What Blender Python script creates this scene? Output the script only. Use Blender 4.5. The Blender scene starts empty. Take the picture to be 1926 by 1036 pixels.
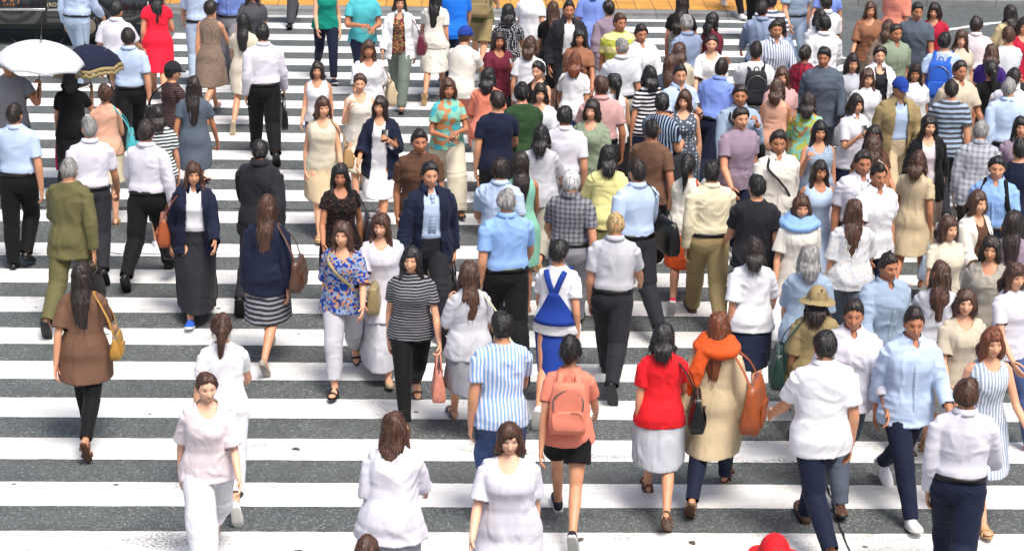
import bpy, math, random, zlib
import numpy as np
from mathutils import Matrix, Vector
R = math.radians
SC = bpy.context.scene
COL = SC.collection

# ------------------------------------------------------------------ camera
cam_data = bpy.data.cameras.new("camera")
cam = bpy.data.objects.new("camera", cam_data)
COL.objects.link(cam)
SC.camera = cam
CAM_H, PITCH, ROLL, YAW = 6.690, 0.314797, 0.019035, -0.037188
cam_data.sensor_fit = 'HORIZONTAL'
cam_data.sensor_width = 36.0
cam_data.lens = 36.0 * 3950.0 / 1926.0
cam_data.clip_start = 0.5
cam_data.clip_end = 2000.0
cam.matrix_world = (Matrix.Translation((0, 0, CAM_H)) @ Matrix.Rotation(YAW, 4, 'Z')
                    @ Matrix.Rotation(math.pi / 2 - PITCH, 4, 'X') @ Matrix.Rotation(ROLL, 4, 'Z'))

# ------------------------------------------------------------------ world, sun, exposure
SUN_EL, SUN_AZ = R(64), R(150)          # bright hazy noon, the sun veiled, high behind the camera
world = bpy.data.worlds.new("World")
SC.world = world
world.use_nodes = True
wn = world.node_tree
for n in list(wn.nodes):
    wn.nodes.remove(n)
w_out = wn.nodes.new('ShaderNodeOutputWorld')
w_bg = wn.nodes.new('ShaderNodeBackground')
w_sky = wn.nodes.new('ShaderNodeTexSky')
w_sky.sky_type = 'NISHITA'
w_sky.sun_disc = False
w_sky.sun_elevation = SUN_EL
w_sky.sun_rotation = SUN_AZ
w_sky.dust_density = 5.0
w_sky.ozone_density = 1.0
w_bg.inputs['Strength'].default_value = 0.105
wn.links.new(w_sky.outputs[0], w_bg.inputs[0])
wn.links.new(w_bg.outputs[0], w_out.inputs[0])

sun_data = bpy.data.lights.new("sun", 'SUN')
sun_data.energy = 2.3
sun_data.angle = R(22)
sun_data.color = (1.0, 0.96, 0.90)
sun = bpy.data.objects.new("sun", sun_data)
COL.objects.link(sun)
sd = Vector((math.sin(SUN_AZ) * math.cos(SUN_EL), math.cos(SUN_AZ) * math.cos(SUN_EL), math.sin(SUN_EL)))
sun.rotation_euler = sd.to_track_quat('Z', 'Y').to_euler()
sun.location = sd * 60

SC.view_settings.view_transform = 'Standard'
SC.view_settings.look = 'None'
SC.view_settings.exposure = 0.62
SC.view_settings.gamma = 1.0
SC.view_settings.use_curve_mapping = False
SC.render.engine = 'CYCLES'
SC.cycles.max_bounces = 5
SC.cycles.diffuse_bounces = 3
SC.cycles.use_denoising = True

# ------------------------------------------------------------------ mesh helpers
class MB:
    """collects quads and triangles"""
    def __init__(s):
        s.v = []; s.q = []; s.t = []; s.n = 0
    def add(s, V, Q=None, T=None):
        V = np.asarray(V, float).reshape(-1, 3)
        if Q is not None and len(Q): s.q.append(np.asarray(Q, np.int64).reshape(-1, 4) + s.n)
        if T is not None and len(T): s.t.append(np.asarray(T, np.int64).reshape(-1, 3) + s.n)
        s.v.append(V); s.n += len(V)
    def loft(s, rings, cap=0.0, closed=False):
        """rings (n,m,3); cap: how far the end poles bulge (in ring-to-ring steps); None = open ends"""
        r = np.asarray(rings, float); n, m, _ = r.shape
        i = np.arange(m); j = (i + 1) % m
        Q = []
        for a in range(n if closed else n - 1):
            b = (a + 1) % n
            Q.append(np.stack([a * m + i, a * m + j, b * m + j, b * m + i], 1))
        V = r.reshape(-1, 3); T = None
        if cap is not None and not closed:
            c0 = r[0].mean(0); c1 = r[-1].mean(0)
            p0 = c0 + (c0 - r[1].mean(0)) * cap; p1 = c1 + (c1 - r[-2].mean(0)) * cap
            V = np.vstack([V, p0, p1]); k = n * m
            T = np.vstack([np.stack([j, i, np.full(m, k)], 1), np.stack([(n - 1) * m + i, (n - 1) * m + j, np.full(m, k + 1)], 1)])
        s.add(V, np.vstack(Q), T)
    def tube(s, pts, rad, m=12, hint=(0, 1, 0), cap=0.5, flat=1.0, sub=0):
        p = np.asarray(pts, float); rad = np.asarray(rad, float)
        if sub:
            p, rad = resample(p, rad, sub)
        n = len(p)
        tg = np.gradient(p, axis=0); tg /= np.linalg.norm(tg, axis=1)[:, None] + 1e-9
        h = np.asarray(hint, float); u = h - tg[0] * h.dot(tg[0])
        if np.linalg.norm(u) < 1e-4: u = np.array([1., 0, 0]) - tg[0] * tg[0][0]
        u /= np.linalg.norm(u)
        an = np.arange(m) / m * 2 * np.pi
        rings = []
        for k in range(n):
            u = u - tg[k] * u.dot(tg[k]); u /= np.linalg.norm(u) + 1e-9
            w = np.cross(tg[k], u)
            rings.append(p[k] + rad[k] * (np.cos(an)[:, None] * u * flat + np.sin(an)[:, None] * w))
        s.loft(rings, cap)
    def ball(s, c, r, nu=16, nv=10, M=None):
        r = np.asarray(r, float) * np.ones(3)
        th = np.linspace(0, np.pi, nv + 2)[1:-1]; ph = np.arange(nu) / nu * 2 * np.pi
        rings = np.array([[(np.cos(p) * np.sin(t), np.sin(p) * np.sin(t), np.cos(t)) for p in ph] for t in th[::-1]]) * r
        top = np.array([[0, 0, -1.], [0, 0, 1.]]) * r
        n = len(th); V = np.vstack([rings.reshape(-1, 3), top])
        if M is not None: V = V @ np.asarray(M).T
        i = np.arange(nu); j = (i + 1) % nu; Q = []
        for a in range(n - 1): Q.append(np.stack([a * nu + i, a * nu + j, (a + 1) * nu + j, (a + 1) * nu + i], 1))
        k = n * nu
        T = np.vstack([np.stack([j, i, np.full(nu, k)], 1), np.stack([(n - 1) * nu + i, (n - 1) * nu + j, np.full(nu, k + 1)], 1)])
        s.add(V + np.asarray(c, float), np.vstack(Q), T)
    def box(s, c, d, rot=0.0):
        x, y, z = np.asarray(d, float) / 2
        V = np.array([[-x, -y, -z], [x, -y, -z], [x, y, -z], [-x, y, -z], [-x, -y, z], [x, -y, z], [x, y, z], [-x, y, z]])
        if rot:
            cs, sn = math.cos(rot), math.sin(rot); V = V @ np.array([[cs, sn, 0], [-sn, cs, 0], [0, 0, 1]])
        s.add(V + np.asarray(c, float), [[0, 3, 2, 1], [4, 5, 6, 7], [0, 1, 5, 4], [1, 2, 6, 5], [2, 3, 7, 6], [3, 0, 4, 7]])
    def get(s):
        V = np.vstack(s.v)
        Q = np.vstack(s.q) if s.q else np.zeros((0, 4), np.int64)
        T = np.vstack(s.t) if s.t else np.zeros((0, 3), np.int64)
        return V, Q, T

def resample(p, rad, sub):
    """Catmull-Rom through the points"""
    n = len(p); P = np.vstack([2 * p[0] - p[1], p, 2 * p[-1] - p[-2]]); o = []; r = []
    for i in range(n - 1):
        for t in np.arange(sub) / sub:
            a, b, c, d = P[i], P[i + 1], P[i + 2], P[i + 3]
            o.append(.5 * ((2 * b) + (c - a) * t + (2 * a - 5 * b + 4 * c - d) * t * t + (3 * b - a - 3 * c + d) * t ** 3))
            r.append(rad[i] * (1 - t) + rad[i + 1] * t)
    o.append(p[-1]); r.append(rad[-1])
    return np.array(o), np.array(r)

def mesh_of(name, V, Q, T=None):
    me = bpy.data.meshes.new(name)
    T = np.zeros((0, 3), np.int64) if T is None else T
    nq, nt = len(Q), len(T)
    me.vertices.add(len(V)); me.vertices.foreach_set('co', np.ascontiguousarray(V, np.float32).ravel())
    loops = np.concatenate([np.asarray(Q).ravel(), np.asarray(T).ravel()]).astype(np.int32)
    me.loops.add(len(loops)); me.loops.foreach_set('vertex_index', loops)
    me.polygons.add(nq + nt)
    me.polygons.foreach_set('loop_start', np.concatenate([np.arange(nq) * 4, nq * 4 + np.arange(nt) * 3]).astype(np.int32))
    me.update(calc_edges=True)
    return me

def obj(name, mb, mat, parent=None, flat=False, bevel=0.0, loc=None):
    V, Q, T = mb.get()
    me = mesh_of(name, V, Q, T)
    if flat:
        me.shade_flat()
    o = bpy.data.objects.new(name, me)
    COL.objects.link(o)
    for m in (mat if isinstance(mat, (list, tuple)) else [mat]): me.materials.append(m)
    if parent is not None: o.parent = parent
    if loc is not None: o.location = loc
    if bevel:
        b = o.modifiers.new('bevel', 'BEVEL'); b.width = bevel; b.segments = 2; b.limit_method = 'ANGLE'
    return o

def empty(name, loc=(0, 0, 0), rz=0.0):
    o = bpy.data.objects.new(name, None); COL.objects.link(o)
    o.location = loc; o.rotation_euler = (0, 0, rz); o.empty_display_size = 0.1
    return o

def tag(o, label=None, cat=None, group=None, kind=None):
    if label: o['label'] = label
    if cat: o['category'] = cat
    if group: o['group'] = group
    if kind: o['kind'] = kind
    return o

# ------------------------------------------------------------------ numpy noise
def _h(i, j, k, s):
    n = (i * 374761393 + j * 668265263 + k * 1442695041 + s * 974634541) & 0xffffffff
    n = ((n ^ (n >> 13)) * 1274126177) & 0xffffffff
    return ((n ^ (n >> 16)) & 0xffff) / 32767.5 - 1.0
def vnoise(p, s=0):
    f = np.floor(p).astype(np.int64); t = p - f; t = t * t * (3 - 2 * t)
    i, j, k = f[:, 0], f[:, 1], f[:, 2]; x, y, z = t[:, 0], t[:, 1], t[:, 2]
    L = lambda a, b, w: a + (b - a) * w
    return L(L(L(_h(i, j, k, s), _h(i + 1, j, k, s), x), L(_h(i, j + 1, k, s), _h(i + 1, j + 1, k, s), x), y),
             L(L(_h(i, j, k + 1, s), _h(i + 1, j, k + 1, s), x), L(_h(i, j + 1, k + 1, s), _h(i + 1, j + 1, k + 1, s), x), y), z)

# ------------------------------------------------------------------ materials
def srgb(h):
    h = h.lstrip('#'); c = [int(h[i:i + 2], 16) / 255 for i in (0, 2, 4)]
    return tuple(x / 12.92 if x <= .04045 else ((x + .055) / 1.055) ** 2.4 for x in c) + (1.0,)

class NT:
    def __init__(s, name):
        s.m = bpy.data.materials.new(name); s.m.use_nodes = True; s.t = s.m.node_tree
        s.b = s.t.nodes['Principled BSDF']
    def n(s, typ, **kw):
        o = s.t.nodes.new(typ)
        for k, v in kw.items():
            if k.startswith('i_'): o.inputs[k[2:].replace('_', ' ')].default_value = v
            else: setattr(o, k, v)
        return o
    def l(s, a, b): s.t.links.new(a, b)
    def coord(s, scale=(1, 1, 1), out='Object'):
        tc = s.n('ShaderNodeTexCoord'); mp = s.n('ShaderNodeMapping')
        mp.inputs['Scale'].default_value = scale
        s.l(tc.outputs[out], mp.inputs[0]); return mp.outputs[0]
    def noise(s, vec, scale, detail=4, rough=.55):
        o = s.n('ShaderNodeTexNoise'); o.inputs['Scale'].default_value = scale
        o.inputs['Detail'].default_value = detail; o.inputs['Roughness'].default_value = rough
        s.l(vec, o.inputs['Vector']); return o.outputs['Fac']
    def ramp(s, fac, stops):
        o = s.n('ShaderNodeValToRGB'); e = o.color_ramp.elements
        while len(e) < len(stops): e.new(.5)
        for x, (p, c) in zip(e, stops):
            x.position = p; x.color = c if isinstance(c, tuple) else (c, c, c, 1)
        s.l(fac, o.inputs[0]); return o.outputs[0]
    def mix(s, fac, a, b, mode='MIX'):
        o = s.n('ShaderNodeMix', data_type='RGBA', blend_type=mode)
        for sock, v in ((o.inputs[0], fac), (o.inputs[6], a), (o.inputs[7], b)):
            if hasattr(v, 'is_output'): s.l(v, sock)
            else: sock.default_value = v
        return o.outputs[2]
    def math(s, op, a, b=0.0, c=None):
        o = s.n('ShaderNodeMath', operation=op)
        for k, v in enumerate((a, b, c)):
            if v is None: continue
            if hasattr(v, 'is_output'): s.l(v, o.inputs[k])
            else: o.inputs[k].default_value = v
        return o.outputs[0]
    def bump(s, h, strength, dist=.002):
        o = s.n('ShaderNodeBump'); o.inputs['Strength'].default_value = strength; o.inputs['Distance'].default_value = dist
        s.l(h, o.inputs['Height']); s.l(o.outputs[0], s.b.inputs['Normal'])
    def set(s, **kw):
        for k, v in kw.items():
            i = s.b.inputs[k.replace('_', ' ')]
            if hasattr(v, 'is_output'): s.l(v, i)
            else: i.default_value = v

MATS = {}
def plain(name, col, rough=.5, metal=0.0, coat=0.0):
    if name in MATS: return MATS[name]
    t = NT(name); c = srgb(col) if isinstance(col, str) else col
    v = t.noise(t.coord(), 14.0)
    t.set(Base_Color=t.mix(t.ramp(v, [(.35, .0), (.7, 1.)]), c, tuple(x * .88 for x in c[:3]) + (1,)), Roughness=rough, Metallic=metal, Coat_Weight=coat)
    MATS[name] = t.m; return t.m

def skin_mat(tone):
    key = 'skin_' + tone
    if key in MATS: return MATS[key]
    t = NT(key); c = srgb(SKIN[tone])
    at = t.n('ShaderNodeAttribute', attribute_name='face')
    sp = t.n('ShaderNodeSeparateColor'); t.l(at.outputs['Color'], sp.inputs[0])
    v = t.noise(t.coord(), 22.0)
    base = t.mix(t.ramp(v, [(.3, 0.), (.75, 1.)]), c, (c[0] * 1.0, c[1] * .85, c[2] * .8, 1))
    base = t.mix(sp.outputs[1], base, (c[0] * .75, c[1] * .38, c[2] * .36, 1))
    base = t.mix(sp.outputs[0], base, (.018, .012, .010, 1))
    t.set(Base_Color=base, Roughness=.48, Subsurface_Weight=.12, Subsurface_Scale=.02)
    t.b.inputs['Subsurface Radius'].default_value = (1, .35, .2)
    MATS[key] = t.m; return t.m
SKIN = {'a': 'e0ac8b', 'b': 'd09a78', 'c': 'b87f5e', 'd': 'e8bda0'}

def hair_mat(col):
    key = 'hair_' + col
    if key in MATS: return MATS[key]
    t = NT(key); c = srgb(HAIR[col])
    v = t.noise(t.coord((110, 110, 7)), 1.0, 4); v2 = t.noise(t.coord((38, 38, 4)), 1.0, 3)
    v = t.math('ADD', t.math('MULTIPLY', v, .5), t.math('MULTIPLY', v2, .5))
    t.set(Base_Color=t.mix(t.ramp(v, [(.40, 0.), (.62, 1.)]), tuple(x * .40 for x in c[:3]) + (1,), tuple(min(1, x * 1.7) for x in c[:3]) + (1,)),
          Roughness=t.ramp(v2, [(.3, .34), (.7, .62)]), Specular_IOR_Level=.6)
    t.bump(v, 1.0, .010)
    MATS[key] = t.m; return t.m
HAIR = {'black': '151111', 'brown': '4a2e20', 'dark': '241814', 'auburn': '6e3a1e', 'grey': '8c8a88', 'white': 'd2d0cc', 'blond': 'b59a6a'}

C = {'sand': 'cfc2ac', 'dustyblue': '8d9db8', 'rose': 'cfa3a0', 'mauve': '9a8798', 'slate': '56606e', 'sage': '8f9c84', 'fog': 'd5d8de', 'wheat': 'd9c79a', 'clay': '9b6a50', 'cocoa': '6f5140', 'white': 'eeeef2', 'offwhite': 'e6e1d6', 'cream': 'e6dcbc', 'ivory': 'ddd3bd', 'lilac': 'e2dfe9', 'palepink': 'ecdfe3', 'paleblue': 'bdd0ec', 'skyblue': '8fb5ea',
     'blue': '2f62c8', 'brightblue': '1f78e6', 'royal': '1f3f96', 'navy': '171e36', 'denim': '3a4a70', 'palegrey': 'c3c3ca', 'grey': '8b8b92', 'darkgrey': '4a4a50', 'charcoal': '26262c',
     'black': '0d0d10', 'brown': '5e4030', 'tan': 'c09a68', 'beige': 'cdb997', 'khaki': '9c8a62', 'olive': '66623f', 'green': '2e4a2c', 'darkgreen': '1f4038', 'teal': '10917f', 'turquoise': '52b9c2',
     'mint': '8cc9b2', 'yellow': 'e9e19a', 'lime': 'b9bd4e', 'orange': 'dc5a26', 'coral': 'e88a72', 'salmon': 'd98d78', 'red': 'e8202a', 'crimson': 'b4203a', 'pink': 'e2305c', 'hotred': 'f0203c',
     'burgundy': '6a2234', 'purple': '3c2470', 'periwinkle': '7f97e0', 'stone': 'a9a396', 'taupe': '8e7a6a', 'peach': 'e2ad93', 'silver': 'b8bcc4', 'gold': 'b98a3c', 'rust': 'a8552a', 'greygreen': '6e7a70', 'steel': '9db0c6'}
def cloth(spec):
    """'white', 'navy/hs:white:60' (horizontal stripes), vs, plaid, dots, floral, mesh"""
    key = 'cloth_' + spec.replace('/', '_').replace(':', '_')
    if key in MATS: return MATS[key]
    base, _, pat = spec.partition('/')
    t = NT(key); c = srgb(C[base]); co = t.coord()
    col = c
    if pat:
        k, c2, f = (pat.split(':') + ['60'])[:3]; c2 = srgb(C[c2]); f = float(f)
        sx = t.n('ShaderNodeSeparateXYZ'); 
        wob = t.n('ShaderNodeVectorMath', operation='ADD'); nz = t.n('ShaderNodeTexNoise'); nz.inputs['Scale'].default_value = 5
        t.l(co, nz.inputs['Vector']); sc = t.n('ShaderNodeVectorMath', operation='SCALE'); sc.inputs['Scale'].default_value = .03
        t.l(nz.outputs['Color'], sc.inputs[0]); t.l(co, wob.inputs[0]); t.l(sc.outputs[0], wob.inputs[1]); t.l(wob.outputs[0], sx.inputs[0])
        def st(axis, freq, duty=.0):
            s_ = t.math('SINE', t.math('MULTIPLY', sx.outputs[axis], freq * 2 * math.pi))
            return t.math('GREATER_THAN', s_, duty)
        if k == 'hs': col = t.mix(st(2, f), c, c2)
        elif k == 'vs': col = t.mix(st(0, f, .2), c, c2)
        elif k == 'plaid':
            m1 = t.math('ADD', t.math('MULTIPLY', st(0, f, .3), .5), t.math('MULTIPLY', st(2, f, .3), .5)); col = t.mix(m1, c, c2)
        elif k in ('dots', 'mesh'):
            vo = t.n('ShaderNodeTexVoronoi'); vo.inputs['Scale'].default_value = f; vo.inputs['Randomness'].default_value = .3 if k == 'dots' else .9
            t.l(co, vo.inputs['Vector']); col = t.mix(t.math('LESS_THAN', vo.outputs['Distance'], .33), c, c2)
        elif k == 'floral':
            vo = t.n('ShaderNodeTexVoronoi'); vo.inputs['Scale'].default_value = f; t.l(wob.outputs[0], vo.inputs['Vector'])
            hs = t.n('ShaderNodeSeparateColor'); t.l(vo.outputs['Color'], hs.inputs[0])
            col = t.mix(t.math('GREATER_THAN', hs.outputs[0], .5), c, c2)
            col = t.mix(t.math('GREATER_THAN', hs.outputs[1], .8), col, (.55, .25, .1, 1))
    big = t.noise(co, 7.0, 3)
    lin = lambda x, f: tuple(min(1, v * f) for v in x[:3]) + (1,)
    if hasattr(col, 'is_output'):
        col = t.mix(t.ramp(big, [(.3, 0.), (.75, 1.)]), col, (.86, .86, .88, 1), 'MULTIPLY')
    else:
        col = t.mix(t.ramp(big, [(.3, 0.), (.75, 1.)]), c, lin(c, .84))
    den = t.noise(co, 160.0, 2)
    weave = t.noise(t.coord((1, 1, .6)), 60.0, 4)
    if base == 'denim':
        col = t.mix(t.ramp(t.noise(co, 5.0, 3), [(.4, 0.), (.65, 1.)]), col, lin(c, 1.7))
    t.set(Base_Color=col, Roughness=.82, Sheen_Weight=.04, Specular_IOR_Level=.25)
    t.bump(t.math('ADD', t.math('MULTIPLY', weave, 1.0), t.math('MULTIPLY', den, .35)), .32, .005)
    MATS[key] = t.m; return t.m
def leather(spec, rough=.42):
    key = 'leather_' + spec
    if key in MATS: return MATS[key]
    t = NT(key); c = srgb(C[spec]); co = t.coord(); v = t.noise(co, 12.0)
    t.set(Base_Color=t.mix(t.ramp(v, [(.35, 0.), (.7, 1.)]), c, tuple(x * .7 for x in c[:3]) + (1,)), Roughness=rough)
    t.bump(t.noise(co, 120.0, 3), .3, .002)
    MATS[key] = t.m; return t.m

# ------------------------------------------------------------------ setting: road, zebra, pavement
def road_mat():
    t = NT('asphalt'); co = t.coord()
    vo = t.n('ShaderNodeTexVoronoi'); vo.inputs['Scale'].default_value = 84.0; t.l(co, vo.inputs['Vector'])
    hs = t.n('ShaderNodeSeparateColor'); t.l(vo.outputs['Color'], hs.inputs[0])
    vo2 = t.n('ShaderNodeTexVoronoi'); vo2.inputs['Scale'].default_value = 27.0; t.l(co, vo2.inputs['Vector'])
    h2 = t.n('ShaderNodeSeparateColor'); t.l(vo2.outputs['Color'], h2.inputs[0])
    stones = t.ramp(hs.outputs[0], [(.0, (.075, .084, .081, 1)), (.55, (.125, .138, .134, 1)), (.88, (.185, .203, .198, 1)), (.98, (.36, .385, .385, 1))])
    stones = t.mix(t.math('MULTIPLY', t.math('GREATER_THAN', h2.outputs[1], .96), t.math('LESS_THAN', vo2.outputs['Distance'], .36)), stones, (.20, .215, .22, 1))
    patch = t.noise(co, .9, 5, .6)
    col = t.mix(t.ramp(patch, [(.35, 0.), (.65, 1.)]), stones, (.70, .72, .74, 1), 'MULTIPLY')
    col = t.mix(t.ramp(t.noise(co, 4.0, 4), [(.5, 0.), (.8, .5)]), col, (.045, .047, .047, 1))
    col = t.mix(t.ramp(t.noise(t.coord((.12, 1.6, 1)), 1.0, 4), [(.45, 0.), (.75, .55)]), col, (.12, .128, .126, 1))
    t.set(Base_Color=col, Roughness=.62, Specular_IOR_Level=.5)
    t.bump(t.math('SUBTRACT', t.math('MULTIPLY', hs.outputs[0], .6), vo.outputs['Distance']), .9, .008)
    return t.m
def paint_mat():
    t = NT('road_paint'); co = t.coord()
    fine = t.noise(co, 55.0, 5, .7); big = t.noise(t.coord((.8, 2.4, 1)), 1.6, 4, .6)
    wear = t.math('MULTIPLY', t.ramp(big, [(.50, 0.), (.70, 1.)]), t.ramp(fine, [(.50, 0.), (.56, 1.)]))
    band = t.ramp(t.noise(t.coord((.10, 1.1, 1)), 1.0, 3), [(.45, 0.), (.70, 1.)])
    wear = t.math('MULTIPLY', wear, t.math('ADD', t.math('MULTIPLY', band, 1.0), .45))
    tiny = t.ramp(t.noise(co, 34.0, 3, .6), [(.685, 0.), (.715, .85)])
    dirt = t.noise(co, 3.0, 5, .65)
    c = t.mix(t.ramp(dirt, [(.4, 0.), (.8, 1.)]), (.86, .86, .84, 1), (.66, .65, .62, 1))
    c = t.mix(t.math('MAXIMUM', wear, tiny), c, (.10, .10, .10, 1))
    spot = t.n('ShaderNodeTexVoronoi'); spot.inputs['Scale'].default_value = 2.3; t.l(co, spot.inputs['Vector'])
    c = t.mix(t.math('LESS_THAN', spot.outputs['Distance'], .055), c, (.16, .155, .15, 1))
    c = t.mix(t.ramp(t.noise(t.coord((.10, 1.3, 1)), 1.0, 5, .7), [(.45, 0.), (.75, .7)]), c, (.42, .415, .40, 1))
    t.set(Base_Color=c, Roughness=.6)
    t.bump(t.noise(co, 120.0, 3, .7), .4, .004)
    return t.m
M_ROAD, M_PAINT = road_mat(), paint_mat()

g = MB()
xs = np.array([-300, -60, -20, 0, 20, 60, 300.]); ys = np.array([-200, -20, 5, 15, 25, 35.0, 60, 400.])
gx, gy = np.meshgrid(xs, ys); V = np.stack([gx.ravel(), gy.ravel(), 0 * gx.ravel()], 1)
Q = [[r * 7 + c, r * 7 + c + 1, (r + 1) * 7 + c + 1, (r + 1) * 7 + c] for r in range(7) for c in range(6)]
g.add(V, Q)
tag(obj('road', g, M_ROAD), kind='structure')

ST0, PER, GAP = 14.327, 0.9, 0.3346
rng = np.random.default_rng(5)
def stripe(y1, x0, x1, name='crosswalk_stripe', wid=.452, skew0=0.0, skew1=0.0, z=.004):
    """far edge y1, slightly ragged paint edge; skew: x shift of the near corner at each end"""
    n = max(8, int((x1 - x0) / .05)); s = np.linspace(0, 1, n)
    jit = lambda: np.convolve(rng.normal(0, .004, n + 4), np.ones(5) / 5, 'valid') + rng.normal(0, .0016, n)
    top = np.stack([x0 + (x1 - x0) * s, y1 + jit(), np.full(n, z)], 1)
    bot = np.stack([x0 + skew0 + (x1 + skew1 - x0 - skew0) * s, y1 - wid + jit(), np.full(n, z)], 1)
    m = MB(); i = np.arange(n - 1)
    m.add(np.vstack([bot, top]), np.stack([i, i + 1, n + i + 1, n + i], 1))
    return tag(obj(name, m, M_PAINT), kind='structure')
for i in range(-1, 9):
    stripe(ST0 + PER * i, -9.5, 11.5)
for i in range(9, 23):
    y = ST0 + PER * i + GAP
    if i < 19: stripe(y, -9.5, 7.6 + (19 - i) * .5)
    elif i == 19: stripe(y, -4.35, 6.02, skew1=.22)
    elif i == 20: stripe(y, -4.15, 5.9)
    elif i == 21: stripe(y, -3.95, 5.80)
    else: stripe(y, -3.75, 5.45, skew1=.14)
# thin lines of the next crossing, a crack and a joint in the asphalt
def ribbon(name, pts, w, mat, z=.004, ragged=0.0):
    p = np.array(pts, float); n = len(p); tg = np.gradient(p, axis=0); tg /= np.linalg.norm(tg, axis=1)[:, None]
    nr = np.stack([-tg[:, 1], tg[:, 0]], 1); ww = w * (1 + ragged * rng.normal(0, 1, n))[:, None] / 2
    V = np.vstack([np.c_[p - nr * ww, np.full(n, z)], np.c_[p + nr * ww, np.full(n, z)]]); i = np.arange(n - 1)
    m = MB(); m.add(V, np.stack([i, i + 1, n + i + 1, n + i], 1)); return tag(obj(name, m, mat), kind='structure')
lin = lambda a, b, n: np.linspace(a, b, n)
ribbon('road_line', lin((8.20, 33.58), (9.02, 34.12), 30), .13, M_PAINT, ragged=.15)
ribbon('road_line', lin((9.03, 34.16), (11.5, 35.3), 50), .13, M_PAINT, ragged=.15)
ribbon('road_line', lin((9.20, 33.62), (11.5, 34.95), 50), .14, M_PAINT, ragged=.15)
M_CRACK = plain('tar_crack', (.012, .012, .013, 1), .8)
cy = np.linspace(12.5, 20.6, 90)
ribbon('road_crack', np.c_[3.08 + .03 * np.sin(cy * 1.7) + np.cumsum(rng.normal(0, .004, 90)), cy], .013, M_CRACK, z=.0085, ragged=.35)
cx = np.linspace(-9, 11, 200)
ribbon('road_joint', np.c_[cx, 22.87 + .01 * np.sin(cx * 2) + rng.normal(0, .006, 200)], .02, M_CRACK, z=.0045, ragged=.5)
ribbon('road_joint', np.c_[np.linspace(-9, -.6, 90), 21.15 + rng.normal(0, .02, 90)], .014, M_CRACK, z=.0045, ragged=.6)

# dry leaves and scraps trodden flat on the stripes
M_LEAF = plain('dry_leaf', '5b5148', .8)
for lx, ly, la in ((.61, 15.06, .3), (1.08, 14.2, 1.2), (1.9, 14.15, 2.0), (-3.0, 16.9, .5), (-1.15, 15.9, 2.6), (.68, 17.75, -.3), (-2.2, 19.6, 1.0), (2.6, 18.6, .2)):
    m = MB(); tt = np.linspace(0, 1, 9); w_ = .020 * np.sin(tt * np.pi) ** .8 + .001; hh = .006 + .008 * np.sin(tt * 4)
    ring = [[(a - .045 if 0 else (t_ - .5) * .09, s_ * q, h_ + (.004 if s_ else 0)) for s_ in (-1, 0, 1)] for t_, q, h_ in zip(tt, w_, hh) for a in (0,)]
    V = np.array(ring).reshape(-1, 3); Q = [[r * 3 + c, r * 3 + c + 1, r * 3 + c + 4, r * 3 + c + 3] for r in range(8) for c in range(2)]
    m.add(V, Q); o = obj('dry_leaf', m, M_LEAF, loc=(lx, ly, .0)); o.rotation_euler = (0, 0, la); tag(o, 'small dry brown leaf lying trodden on the road', 'leaf', 'dry leaves on the road')

# far pavement: granite kerb, yellow tactile tiles, grey slabs
def slab_mat(name, c1, c2, sx, sy, rough=.7):
    t = NT(name); co = t.coord()
    br = t.n('ShaderNodeTexBrick'); br.offset = 0.0; br.inputs['Scale'].default_value = 1.0
    br.inputs['Brick Width'].default_value = sx; br.inputs['Row Height'].default_value = sy; br.inputs['Mortar Size'].default_value = .006
    br.inputs['Color1'].default_value = c1; br.inputs['Color2'].default_value = c2; br.inputs['Mortar'].default_value = (.03, .028, .025, 1)
    t.l(co, br.inputs['Vector'])
    c = t.mix(t.ramp(t.noise(co, 3.5, 6, .7), [(.35, 0.), (.75, 1.)]), br.outputs['Color'], (.62, .60, .58, 1), 'MULTIPLY')
    t.set(Base_Color=c, Roughness=rough); t.bump(t.noise(co, 90, 4), .4, .004)
    return t.m
M_SLAB = slab_mat('paving_slabs', (.30, .29, .28, 1), (.24, .235, .23, 1), .4, .4)
M_KERB = slab_mat('kerb_granite', (.26, .27, .265, 1), (.19, .20, .20, 1), 1.2, 3.0)
M_TACT = slab_mat('tactile_yellow', (.72, .36, .07, 1), (.62, .29, .05, 1), .3, .6)
KY = 34.50
def slab(name, x0, x1, y0, y1, z1, mat, bev=.012):
    m = MB(); m.box(((x0 + x1) / 2, (y0 + y1) / 2, z1 / 2 - .1), (x1 - x0, y1 - y0, z1 + .2)); return tag(obj(name, m, mat, bevel=bev), kind='structure')
slab('kerb', -60, 6.15, KY, KY + .26, .07, M_KERB, .02)
slab('kerb', 6.16, 60, KY + 1.15, KY + 1.41, .13, M_KERB, .02)
slab('gutter', -60, 6.15, KY - .3, KY - .005, .006, M_KERB, .002)
slab('tactile_pavement', -60, 6.15, KY + .265, KY + 1.165, .074, M_TACT, .004)
slab('pavement', -60, 6.15, KY + 1.17, KY + 24, .07, M_SLAB, .004)
slab('pavement', 6.16, 60, KY + 1.415, KY + 24, .125, M_SLAB, .004)
# the tactile domes
bl = MB()
for x in np.arange(-8.0, 6.1, .06):
    for y in (KY + .30, KY + .36, KY + .42, KY + .48, KY + .54, KY + .60):
        s = .016; h = .079
        bl.add([[x - s, y - s, .0735], [x + s, y - s, .0735], [x + s, y + s, .0735], [x - s, y + s, .0735], [x - s * .6, y - s * .6, h], [x + s * .6, y - s * .6, h], [x + s * .6, y + s * .6, h], [x - s * .6, y + s * .6, h]],
               [[4, 5, 6, 7], [0, 1, 5, 4], [1, 2, 6, 5], [2, 3, 7, 6], [3, 0, 4, 7]])
tag(obj('tactile_domes', bl, M_TACT), kind='structure')

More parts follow.
